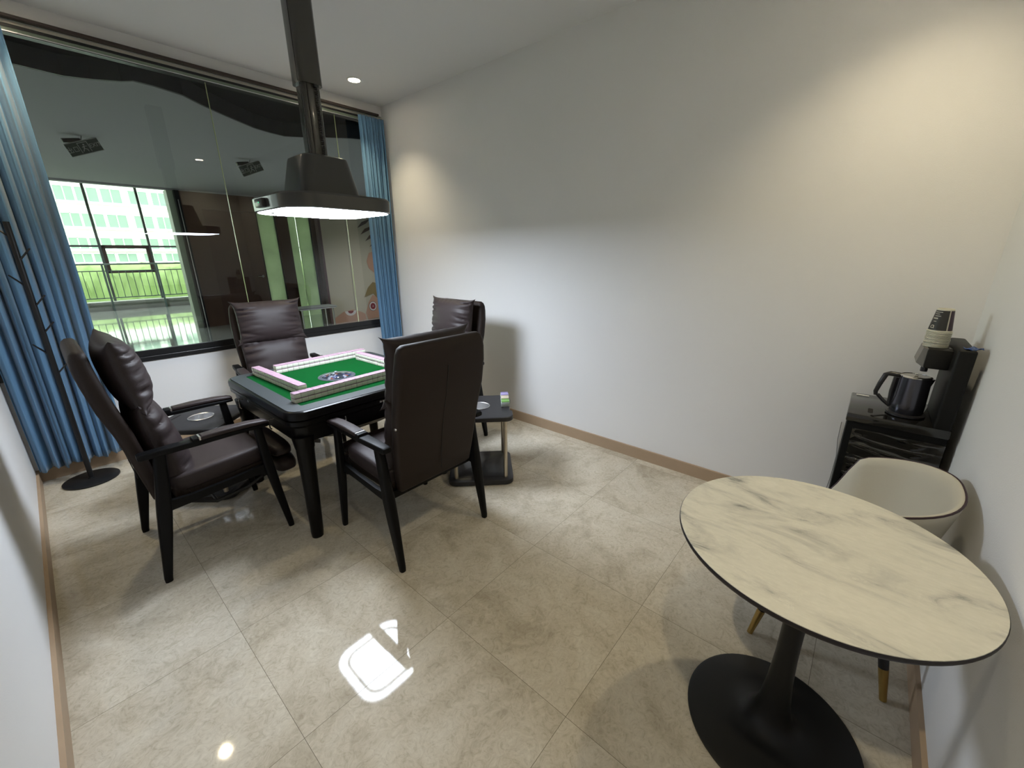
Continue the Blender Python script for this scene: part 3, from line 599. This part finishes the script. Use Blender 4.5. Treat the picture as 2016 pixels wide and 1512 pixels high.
hd = MB(); hd.b2(-0.335, -0.165, y0+0.052, -4.308, 1.010, 1.094, r=0.008); ho = hd.build('tap_head', mat('tap_head_black', (0.012, 0.0115, 0.010), 0.5, spec=0.3, bump=(60, 0.8)), dp)
MB().add([(-0.330, -4.310, 1.012), (-0.170, -4.310, 1.012), (-0.170, -4.310, 1.093), (-0.330, -4.310, 1.093), (-0.315, -4.285, 1.028), (-0.185, -4.285, 1.028), (-0.185, -4.296, 1.093), (-0.315, -4.296, 1.093)], [(0, 1, 2, 3), (4, 7, 6, 5), (0, 4, 5, 1), (3, 2, 6, 7), (0, 3, 7, 4), (1, 5, 6, 2)]).build('tap_front', mat('tap_grey', (0.15, 0.14, 0.125), 0.35), ho, False)
MB().b2(-0.31, -0.265, -4.384, -4.372, 1.092, 1.0965, r=0.002).build('cover_flap', M_plastic, ho)
MB().lathe([(0.012, 0.985), (0.012, 1.004)], (-0.27, -4.32, 0), 16).build('spout', M_plastic, ho)
MB().vloft([(ZC+0.0002, -0.33, -4.185, 0.07, 0.018, 0.009), (ZC+0.001, -0.33, -4.185, 0.07, 0.018, 0.009)], n=6).build('drain_slot', M_seam, dp)
MB().b2(-0.085, -0.070, -4.175, -4.125, ZC+0.0003, ZC+0.001).build('sticker', M_white, dp, False)
# wrinkled protective film over the side facing the viewer
NXf, NZf = 70, 120; vs, fs = [], []
rnd = random.Random(4); phs = [rnd.uniform(0, 6) for _ in range(8)]
for j in range(NZf+1):
    for i in range(NXf+1):
        a, b = i/NXf, j/NZf; y = -4.438 + 0.300*a; z = 0.36 + 0.355*b
        env = min(1, 8*a, 8*(1-a), 8*b, 8*(1-b))
        w = 0.9*(1-abs(math.sin(15*b + 1.3*math.sin(3*a+phs[0]) + 2*a)))**4 + 0.6*(1-abs(math.sin(24*b + 2.2*math.sin(2*a+phs[1]) - a)))**5 + 0.1*math.sin(60*b+9*a+phs[2])
        vs.append((x0+0.011-0.002-0.0085*env*max(-0.25, w), y, z))
for j in range(NZf):
    for i in range(NXf): a = j*(NXf+1)+i; fs.append((a, a+1, a+NXf+2, a+NXf+1))
MB().add(vs, fs).build('plastic_film', mat('film_gloss', (0.004, 0.004, 0.004), 0.06, coat=1.0), dp, ang=180)
MB().tube([(-0.006, -4.096, 0.60), (-0.006, -4.098, 0.50), (-0.006, -4.110, 0.40), (-0.006, -4.108, 0.25), (-0.02, -4.10, 0.16)], 0.0018, 6).build('power_cord', mat('cord_grey', (0.25, 0.24, 0.23), 0.5), dp)

kt = thing('electric_kettle', 'dark steel electric kettle with black handle and glass lid on the drinks machine', 'kettle', (-0.300, -4.300, ZC))
MB().lathe([(0.060, 0.001), (0.066, 0.004), (0.066, 0.012), (0.058, 0.016)], n=40).build('power_base', M_plastic, kt)
bo = MB().lathe([(0.054, 0.016), (0.0565, 0.020), (0.0562, 0.06), (0.0548, 0.11), (0.0535, 0.155), (0.0525, 0.176), (0.0500, 0.178)], n=48).build('body', M_kettle, kt)
MB().loft([[(sx_*w_, y_, z_) for sx_, w_ in ((-1, a_), (1, a_))] + [(0, y_-b_, z_)] for y_, z_, a_, b_ in ((-0.050, 0.135, 0.006, 0.002), (-0.050, 0.175, 0.018, 0.012))]).build('spout', M_kettle, bo)
ld = MB().lathe([(0.0525, 0.177), (0.0535, 0.181), (0.047, 0.184), (0.046, 0.181)], n=40, caps=False).build('lid', M_chrome, kt)
MB().lathe([(0.046, 0.182), (0.003, 0.183)], n=32, caps=True).build('lid_glass', mat('lid_grey', (0.16, 0.15, 0.12), 0.08, coat=1), ld)
MB().box((0, 0.0, 0.186), (0.03, 0.012, 0.006), None, 0.002).build('lid_latch', M_chrome, ld)
hn = MB(); hsec = [(0.045, 0.176, 0.014, 0.008), (0.082, 0.177, 0.013, 0.008), (0.096, 0.171, 0.012, 0.008), (0.108, 0.125, 0.011, 0.008), (0.115, 0.088, 0.011, 0.008), (0.112, 0.072, 0.010, 0.007)]
hn.tube([(0, y, z) for y, z, _, _ in hsec], [0.0105, 0.0105, 0.0105, 0.0095, 0.0085, 0.0075], 10); hn.tube([(0, 0.106, 0.075), (0, 0.082, 0.050), (0, 0.056, 0.030)], [0.0075, 0.007, 0.0065], 8); hn.tube([(0, 0.060, 0.165), (0, 0.063, 0.10), (0, 0.060, 0.040)], [0.009, 0.0085, 0.008], 8)
hn.build('handle', M_plastic, kt)

# inverted paper cups
def cup_mb(h=0.094, rb=0.0365, rt_=0.0262):
    m = MB(); m.lathe([(rb, 0.0015), (rb+0.0022, 0.0004), (rb+0.0034, 0.0016), (rb+0.0024, 0.0030), (rb-0.0012, 0.0034), (rt_, h-0.001), (rt_-0.0015, h), (rt_-0.0025, h), (rt_-0.003, h-0.004), (0.001, h-0.004)], n=40, caps=False); return m
c0 = cup_mb().build('paper_cup', M_paper)
NC = 14; CX, CY, CZ0 = -0.262, -4.332, 1.0945
for i in range(NC):
    t = c0 if i == 0 else c0.copy()
    if i: COL.objects.link(t)
    z = CZ0 + 0.0050*i; t.location = (CX+random.uniform(-0.0005, 0.0005), CY+random.uniform(-0.0005, 0.0005), z)
    nth = ordn[NC-1-i]
    tag(t, ('top cup of the upside-down paper cup stack with black printed side on the drinks machine' if i == NC-1 else 'cream paper cup showing only its rim, %s from top of the stack' % nth), 'cup', 'upside-down paper cups stacked on the drinks machine')
    if i == NC-1:
        def wrap(a0, a1, z0, z1, name, m, par, off=0.0004, n=16):
            vs, fs = [], []
            for j in range(7):
                zz = z0+(z1-z0)*j/6; r = 0.0365+(0.0262-0.0365)*(zz-0.0044)/(0.094-0.0054)+off
                for k_ in range(n+1): a = a0+(a1-a0)*k_/n; vs.append((r*math.cos(a), r*math.sin(a), zz))
            for j in range(6):
                for k_ in range(n): q = j*(n+1)+k_; fs.append((q, q+1, q+n+2, q+n+1))
            return MB().add(vs, fs).build(name, m, par, True, 180)
        D = math.radians; toc = D(171)
        pr = wrap(toc-D(52), toc+D(62)*0+D(36) , 0.008, 0.087, 'printed_panel', M_print, t) if False else wrap(D(60), D(205), 0.007, 0.087, 'printed_panel', M_print, t, n=30)
        wrap(D(213), D(290), 0.007, 0.087, 'printed_panel', mat('cup_print_plum', (0.05, 0.03, 0.045), 0.5), t, n=20)
        M_lt = mat('cup_letter', (0.6, 0.58, 0.5), 0.6)
        for a, b, z, h in ((110, 163, 0.079, 0.0022), (112, 147, 0.0715, 0.002), (118, 158, 0.063, 0.0026), (112, 144, 0.052, 0.0052), (122, 142, 0.041, 0.0026)):
            aa = a
            while aa < b: wrap(D(aa), D(min(b, aa+7)), z, z+h, 'print_line', M_lt, pr, 0.0007, 3); aa += 9
        # letter a near the bottom, upside down with the cup
        ltr = MB(); pts = []
        for k_ in range(13): ang_ = -PI*0.5 + PI*1.5*k_/12; pts.append((ang_))
        def on(a, z, off=0.0009): r = 0.0365+(0.0262-0.0365)*(z-0.0044)/(0.0886)+off; return (r*math.cos(a), r*math.sin(a), z)
        ltr.tube([on(D(128+9*math.cos(q)), 0.0205+0.006*math.sin(q)) for q in [2*PI*k_/14 for k_ in range(14)]], 0.0011, 5, closed=True)
        ltr.tube([on(D(137), 0.0265-0.0*1), on(D(138), 0.0205), on(D(139), 0.0135)], 0.0011, 5); ltr.build('print_letter', M_lt, pr)
wrp = MB(); vs, fs = [], []
for j in range(7):
    for i in range(15):
        a, b = i/14, j/6; vs.append((-0.405+0.055*b + 0.01*math.sin(6*a), -4.452+0.050*a, 1.1185+0.004*math.sin(9*a+4*b)+0.002*math.cos(14*b+3*a)))
for j in range(6):
    for i in range(14): q = j*15+i; fs.append((q, q+1, q+16, q+15))
w_ = wrp.add(vs, fs).build('plastic_packet', M_blue, None, True, 180); md = w_.modifiers.new('thickness', 'SOLIDIFY'); md.thickness = 0.0015
tag(w_, 'small crumpled blue plastic packet on top of the drinks machine', 'packet')

# ------------------------------------------------------------------ lobby beyond the glass
LC = 2.75
struct(MB().b2(-9, 9, 0.1, 12.9, -0.1, 0.0).build('lobby_floor', M_lfloor, smooth=False))
# lower gypsum ceiling with a wavy edge towards the window
wave = [(-9, 0.62), (-2.70, 0.66), (-2.42, 0.70), (-2.20, 0.73), (-2.05, 0.66), (-1.90, 0.55), (-1.84, 0.47), (-1.72, 0.48), (-1.52, 0.55), (-1.36, 0.70), (-1.20, 0.83), (-1.0, 0.98), (-0.80, 1.12), (-0.62, 1.19), (-0.46, 1.22), (-0.32, 1.12), (-0.16, 0.96), (0.08, 0.76), (0.4, 0.6), (9, 0.6)]
struct(MB().prism(wave + [(9, 6.75), (-9, 6.75)], LC, LC+0.03).build('lobby_ceiling', M_lceil, smooth=False))
fa = MB()
fa.loft([[(x, y-0.02, LC-0.004), (x, y+0.01, LC-0.004), (x, y+0.01, LC+0.13), (x, y-0.02, LC+0.13)] for x, y in wave]); struct(fa.build('trim_2', mat('fascia_black', (0.012, 0.012, 0.014), 0.5), smooth=False))
struct(MB().b2(-9, 9, 0.1, 12.9, 3.7, 3.76).build('upper_ceiling', M_plenum, smooth=False))
struct(MB().b2(-9, 9, 6.75, 6.9, LC-0.03, 3.7).build('bulkhead', M_lceil, smooth=False))
struct(MB().b2(-9.1, -9, 0.0, 12.9, 0, 3.76).build('lobby_wall_left', M_cream, smooth=False))
struct(MB().b2(9, 9.1, 0.0, 12.9, 0, 3.76).build('lobby_wall_right', M_cream, smooth=False))
struct(MB().b2(-9, -RW-0.1, 0.0, 0.1, 0, 3.76).build('lobby_wall_near_left', M_wall, smooth=False)); struct(MB().b2(0.1, 9, 0.0, 0.1, 0, 3.76).build('lobby_wall_near_right', M_wall, smooth=False))
struct(MB().b2(-RW-0.1, 0.1, 0.0, 0.1, RH+0.06, 3.76).build('lobby_wall_above', M_plenum, smooth=False))
bw = MB()
for a, b in ((-0.34, 0.0), (1.40, 1.66), (2.20, 9)): bw.b2(a, b, 6.75, 6.87, 0, LC-0.03)
bw.b2(0.0, 1.66, 6.75, 6.87, 2.40, LC-0.03)
struct(bw.build('lobby_wall_back', M_brown, smooth=False))
d1 = struct(MB().b2(0.0, 1.0, 6.78, 6.83, 0, 2.40).build('door_1', M_door, smooth=False))
hb = MB(); hb.tube([(0.93, 6.77, 1.02), (0.93, 6.72, 1.02), (0.80, 6.715, 1.02)], 0.011, 8); hb.lathe([(0.028, 0), (0.028, 0.012)], n=16, M=T3((0.93, 6.78, 1.02)) @ RX(PI/2)); hb.build('door_handle', M_chrome, d1)
w3 = struct(MB().b2(1.0, 1.02, 6.77, 6.85, 0, 2.4).b2(1.38, 1.40, 6.77, 6.85, 0, 2.4).build('window_3', M_black, smooth=False)); MB().b2(1.02, 1.38, 6.80, 6.81, 0.0, 2.40).build('frosted_panel', M_frost, w3, False)
w4 = struct(MB().b2(1.66, 1.675, 6.77, 6.85, 0, LC-0.03).b2(2.18, 2.20, 6.77, 6.85, 0, LC-0.03).build('window_4', M_black, smooth=False)); MB().b2(1.675, 1.87, 6.83, 6.84, 0, LC-0.03).b2(1.87, 2.18, 6.80, 6.81, 0, LC-0.03).build('frosted_panel', M_frost, w4, False)
w5 = struct(MB().b2(-0.42, -0.34, 6.70, 6.87, 0, LC-0.03).build('trim_3', M_black, smooth=False)); MB().b2(-0.385, -0.372, 6.69, 6.70, 0, LC-0.2).build('steel_strip', M_chrome, w5, False)
struct(MB().b2(-0.52, -0.42, 6.80, 7.05, 0, LC-0.03).build('trim_4', mat('pale_jamb', (0.45, 0.52, 0.40), 0.5), smooth=False))
# cream wall panel with wall painting
struct(MB().b2(1.60, 5.5, 5.00, 5.12, 0, LC).build('lobby_wall_cream', M_cream, smooth=False))
struct(MB().b2(1.55, 1.60, 4.99, 5.13, 0, LC).build('trim_5', mat('maroon_frame', (0.08, 0.04, 0.04), 0.5), smooth=False))
struct(MB().b2(2.165, 2.171, 4.997, 5.0, 0, LC).build('trim_6', mat('panel_joint', (0.15, 0.14, 0.10), 0.8), smooth=False))
wa = thing('wall_painting', 'painted wall decoration of tan shapes and a red ring on the cream lobby wall', 'wall decoration', (0, 4.995, 0))
M_tan = mat('paint_tan', (0.42, 0.24, 0.15), 0.8); M_olive = mat('paint_olive', (0.22, 0.16, 0.06), 0.8); M_red = mat('paint_red', (0.20, 0.03, 0.03), 0.8); M_wh = mat('paint_white', (0.6, 0.55, 0.5), 0.8); M_dk = mat('paint_brown', (0.10, 0.06, 0.035), 0.8)
def blob(pts, dep, m, name):
    MB().loft([[(x, -dep, z) for x, z in pts], [(x, 0, z) for x, z in pts]]).build(name, m, wa, False)
blob([(2.46, 0.00), (2.42, 0.16), (2.52, 0.40), (2.64, 0.56), (2.80, 0.50), (2.95, 0.30), (2.85, 0.02)], 0.002, M_tan, 'tan_shape')
blob([(1.62, 0.0), (1.66, 0.12), (1.86, 0.24), (2.10, 0.27), (2.30, 0.20), (2.40, 0.14), (2.42, 0.0)], 0.002, M_tan, 'tan_shape')
blob([(2.42, 0.52), (2.54, 0.74), (2.68, 0.86), (2.90, 0.80), (2.90, 0.36), (2.74, 0.50), (2.66, 0.60), (2.55, 0.56)], 0.004, M_olive, 'olive_shape')
blob([(2.62, 1.18), (2.58, 1.34), (2.66, 1.52), (2.90, 1.60), (2.90, 0.95)], 0.002, M_tan, 'tan_shape')
for i, (xa, za) in enumerate(((2.44, 2.06), (2.50, 1.92), (2.60, 1.78), (2.70, 1.66))): blob([(xa, za), (xa+0.12, za+0.13), (xa+0.36, za+0.22), (xa+0.22, za+0.10)], 0.002, M_dk, 'brown_stroke')
for r, dep, m, nm in ((0.115, 0.004, M_dk, 'ring_outline'), (0.105, 0.005, M_wh, 'white_ring'), (0.075, 0.006, M_red, 'red_disc'), (0.012, 0.007, M_wh, 'white_dot')): blob([(2.62+r*0.9*math.cos(2*PI*i/28), 0.30+r*math.sin(2*PI*i/28)) for i in range(28)], dep, m, nm)
blob([(2.04+0.14*math.cos(PI+PI*i/12), 0.245+0.11*math.sin(PI+PI*i/12)) for i in range(13)], 0.004, M_wh, 'white_crescent')
blob([(2.04+0.07*math.cos(PI+PI*i/12), 0.245+0.06*math.sin(PI+PI*i/12)) for i in range(13)], 0.005, M_red, 'red_crescent')
# exit signs hanging under the lobby ceiling
def exit_sign(loc, R, scl, label):
    t = thing('exit_sign', label, 'exit sign', loc, 0, 'unlit exit signs under the lobby ceiling'); t.rotation_euler = R; t.scale = (scl,)*3
    MB().box((0, 0, 0), (0.34, 0.022, 0.135), None, 0.004).build('sign_box', M_greensign, t)
    fm = MB()
    for a in ((-0.172, 0.172, 0.066, 0.072), (-0.172, 0.172, -0.072, -0.066)): fm.b2(a[0], a[1], -0.013, 0.013, a[2], a[3])
    fm.build('sign_frame', M_signtxt, t, False)
    text_mesh('EXIT', 0.060, 0.0008, M_signtxt, 'sign_text', t, T3((0.115, -0.0125, 0.0)) @ RX(PI/2))
    zt = MB()
    def st(x0, x1, z0, z1): zt.b2(x0, x1, -0.0128, -0.011, z0, z1)
    ox = -0.118
    for k_ in (0, 1):                      # the two characters of 'exit'
        bx_ = ox + (k_-0.5)*0.062
        if k_ == 0:
            st(bx_-0.003, bx_+0.003, -0.028, 0.032); st(bx_-0.020, bx_+0.020, -0.002, 0.003); st(bx_-0.020, bx_-0.015, -0.002, 0.020); st(bx_+0.015, bx_+0.020, -0.002, 0.020); st(bx_-0.025, bx_+0.025, -0.030, -0.025); st(bx_-0.025, bx_-0.020, -0.030, -0.008); st(bx_+0.020, bx_+0.025, -0.030, -0.008)
        else:
            st(bx_-0.022, bx_+0.022, 0.018, 0.023); st(bx_-0.022, bx_+0.022, -0.027, -0.022); st(bx_-0.022, bx_-0.017, -0.027, 0.023); st(bx_+0.017, bx_+0.022, -0.027, 0.023)
    zt.build('sign_text', M_signtxt, t, False)
    pm = MB()
    pm.b2(-0.052, -0.046, -0.0128, -0.011, -0.055, 0.055); pm.b2(0.046, 0.052, -0.0128, -0.011, -0.055, 0.055); pm.b2(-0.052, 0.052, -0.0128, -0.011, 0.050, 0.056)
    for a, b, r in (((0.002, 0.012), (-0.010, -0.012), 0.007), ((-0.010, -0.012), (-0.030, -0.040), 0.005), ((-0.008, -0.012), (0.016, -0.022), 0.005), ((0.016, -0.022), (0.020, -0.048), 0.005), ((0.002, 0.012), (0.028, 0.006), 0.004), ((0.0, 0.012), (-0.022, 0.004), 0.004)):
        pm.tube([(a[0], -0.012, a[1]), (b[0], -0.012, b[1])], r*0.8, 6)
    pm.lathe([(0.009, 0), (0.009, 0.002)], n=14, M=T3((0.006, -0.011, 0.028)) @ RX(PI/2)); pm.build('running_figure', M_signtxt, t)
    Ri = Matrix.Rotation(0,4,'X'); e_ = t.rotation_euler.to_matrix().inverted(); zz = LC - loc[2]
    up = e_ @ Vector((0, 0, zz/scl)); MB().tube([(0, 0, 0.05), tuple(up)], 0.004, 6).build('hanger_rod', M_black, t)
    MB().box((-0.085, 0.035, 0.072), (0.17, 0.05, 0.045), RY(math.radians(12)), 0.004).build('bracket', M_black, t)
exit_sign((-1.957, 2.857, 2.64), (math.radians(14.6), math.radians(-22.9), math.radians(2.6)), 0.893, 'unlit exit sign hanging in the lobby, seen through the left window pane')
exit_sign((-0.300, 2.82, 2.64), (math.radians(1.5), math.radians(-23.2), math.radians(9)), 0.93, 'unlit exit sign hanging in the lobby, seen through the middle window pane')
# outer window wall of the building
fw = MB()
for x in (-7.8, -5.6, -3.4, -1.15, -0.055, 1.10, 2.2, 4.4, 6.6): fw.b2(x-0.028, x+0.028, 12.62, 12.70, 0.22, 3.7)
fw.b2(-9, 9, 12.63, 12.69, 1.735, 1.785)
w2 = struct(fw.build('window_2', M_frameg, smooth=False))
sa = MB(); sa.b2(-1.12, -0.09, 12.58, 12.66, 1.70, 1.79); sa.b2(-1.12, -0.09, 12.58, 12.66, 1.02, 1.09); sa.b2(-1.12, -1.05, 12.58, 12.66, 1.02, 1.79); sa.b2(-0.16, -0.09, 12.58, 12.66, 1.02, 1.79); sa.build('sash', M_frameb, w2, False)
MB().add([(-9, 12.67, 0.2), (9, 12.67, 0.2), (9, 12.67, 3.7), (-9, 12.67, 3.7)], [(0, 1, 2, 3)]).build('glass_pane', M_clear, w2, False)
struct(MB().b2(-9, 9, 12.35, 12.75, 0, 0.24).build('sill_wall', M_conc, smooth=False))
rl = thing('balustrade', 'grey metal balustrade in front of the bright outer windows', 'railing', (0, 12.22, 0))
MB().tube([(-4.0, 0, 1.275), (3.2, 0, 1.275)], 0.022, 8).build('handrail', M_rail, rl)
MB().b2(-4, 3.2, -0.012, 0.012, 1.08, 1.105).build('upper_rail', M_rail, rl, False); MB().b2(-4, 3.2, -0.012, 0.012, 0.345, 0.37).build('lower_rail', M_rail, rl, False)
for x in (-3.62, -2.44, -1.26, -0.08, 1.10, 2.28): MB().b2(x-0.022, x+0.022, -0.015, 0.015, 0.0, 1.275).build('post', M_rail, rl, False)
bal = None
for i in range(48):
    x = -3.9+0.1475*i
    if bal is None: bal = MB().b2(-0.007, 0.007, -0.007, 0.007, 0.36, 1.09).build('baluster', M_rail, rl, False); bal.location = (x, 0, 0)
    else: b_ = bal.copy(); COL.objects.link(b_); b_.location = (x, 0, 0)
bn = thing('steel_bench', 'low steel-framed bench standing in the lobby near the green glass panels', 'bench', (1.05, 4.6, 0))
MB().tube([(-0.3, 0, 0.42), (0.45, 0, 0.42)], 0.018, 8).build('frame_bar', M_chrome, bn); MB().b2(-0.35, 0.5, 0.02, 0.40, 0.41, 0.45, r=0.01).build('seat', M_conc, bn)
for x in (-0.25, 0.40):
    for y in (0.02, 0.38): MB().tube([(x, y, 0.41), (x, y, 0)], 0.016, 8).build('leg', M_chrome, bn)

# ------------------------------------------------------------------ outside
struct(MB().b2(-60, 60, 12.9, 80, -0.6, -0.5).build('ground', M_grass, smooth=False))
vs, fs = [], []; NXh, NZh = 160, 14; rnd = random.Random(2)
hx = thing('hedge', 'bright green clipped hedge outside the lobby windows', 'hedge', (0, 17.5, 0))
for j in range(NZh+1):
    for i in range(NXh+1):
        a, b = i/NXh, j/NZh; ang_ = PI*b
        vs.append((-8+17*a+rnd.uniform(-0.06, 0.06), -0.9*math.cos(ang_)+rnd.uniform(-0.09, 0.09), -0.52+1.75*math.sin(ang_)**0.5+rnd.uniform(-0.05, 0.05) if 0 < j < NZh else -0.52))
for j in range(NZh):
    for i in range(NXh): q = j*(NXh+1)+i; fs.append((q, q+1, q+NXh+2, q+NXh+1))
MB().add(vs, fs).build('foliage', M_hedge, hx, True, 60)
for bx_, bz_, lb in ((1.25, 1.30, 'rounded green tree rising above the hedge at the left of the lobby windows'), (4.6, 0.9, 'lower rounded green bush rising above the hedge at the right')):
    t = thing('bush', lb, 'bush', (bx_, 24, -0.5)); mb = MB(); rnd = random.Random(int(bx_*10)); nu, nv = 30, 18; vs = []; fs = []
    for j in range(nv+1):
        for i in range(nu):
            b = PI*j/nv; a = 2*PI*i/nu; r = (1.0+0.12*rnd.uniform(-1, 1))
            vs.append((0.62*r*math.sin(b)*math.cos(a), 0.9*r*math.sin(b)*math.sin(a), 0.45+bz_*0.42 + (bz_*0.55)*-math.cos(b)*r*0.9))
    for j in range(nv):
        for i in range(nu): k2 = (i+1) % nu; fs.append((j*nu+i, j*nu+k2, (j+1)*nu+k2, (j+1)*nu+i))
    mb.add(vs, fs).build('foliage', M_hedge, t, True, 60); MB().lathe([(0.09, 0), (0.07, 0.9)], n=8).build('trunk', M_frameb, t)
bld = thing('apartment_building', 'white apartment building with rows of pale green windows beyond the hedge', 'building', (0, 45, 0))
MB().b2(-14, 24, 0, 8, -0.6, 14).build('wall', M_bwhite, bld, False)
for fz in (-0.5, 0.97, 1.95+0.0, 2.95, 3.9, 4.9, 5.85, 6.9, 7.9): pass
for r_i, (za, zb) in enumerate(((1.05, 1.75), (2.10, 2.98), (3.80, 4.82), (5.72, 6.78), (7.7, 8.8))):
    MB().b2(-6, 12.5, -0.25, 0, za-0.22, za-0.08).build('ledge', M_bwhite, bld, False)
    for xa, xb in ((-3.4, -2.2), (-2.05, -0.5), (0.20, 1.30), (1.38, 2.70), (2.85, 4.10), (4.55, 5.80), (6.05, 7.05), (7.25, 9.0), (9.3, 10.4)):
        wdw = MB().b2(xa, xb, -0.04, 0.02, za, zb).build('window', M_bglass, bld, False)
        f2 = MB()
        for xm in (xa, (xa+xb)/2, xb): f2.b2(xm-0.03, xm+0.03, -0.07, -0.04, za, zb)
        f2.b2(xa, xb, -0.07, -0.04, zb-0.05, zb); f2.build('window_bars', M_bwhite, wdw, False)
# unseen fill lights added to brighten the dark lobby and far hall
for lx, ly, lb in ((-1.2, 10.2, 'added unseen fill light high in the far part of the lobby'), (2.6, 3.2, 'added unseen fill light in the lobby ceiling to the right'), (-3.5, 3.6, 'added unseen fill light in the lobby ceiling to the left')):
    t = thing('lobby_fill_light', lb, 'ceiling light', (lx, ly, 3.7 if ly > 8 else LC), 0, 'added lobby fill lights')
    MB().lathe([(0.07, -0.004), (0.08, -0.002), (0.08, 0)], n=24).build('trim_ring', M_white, t)
    MB().lathe([(0.066, -0.005), (0.001, -0.005)], n=24).build('lens', mat('lobby_fill_glow', (0.9, 0.9, 0.9), 0.5, emit=(0.85, 0.9, 1.0), es=8.0), t)
    l_ = bpy.data.lights.new('lobby_fill_beam', 'SPOT'); l_.energy = LOBBY_FILL_W*(1.6 if ly > 8 else 1); l_.color = (0.85, 0.9, 1.0); l_.spot_size = math.radians(140); l_.spot_blend = 0.8; l_.shadow_soft_size = 0.07
    lo = bpy.data.objects.new('lobby_fill_beam', l_); COL.objects.link(lo); lo.parent = t; lo.location = (0, 0, -0.03)
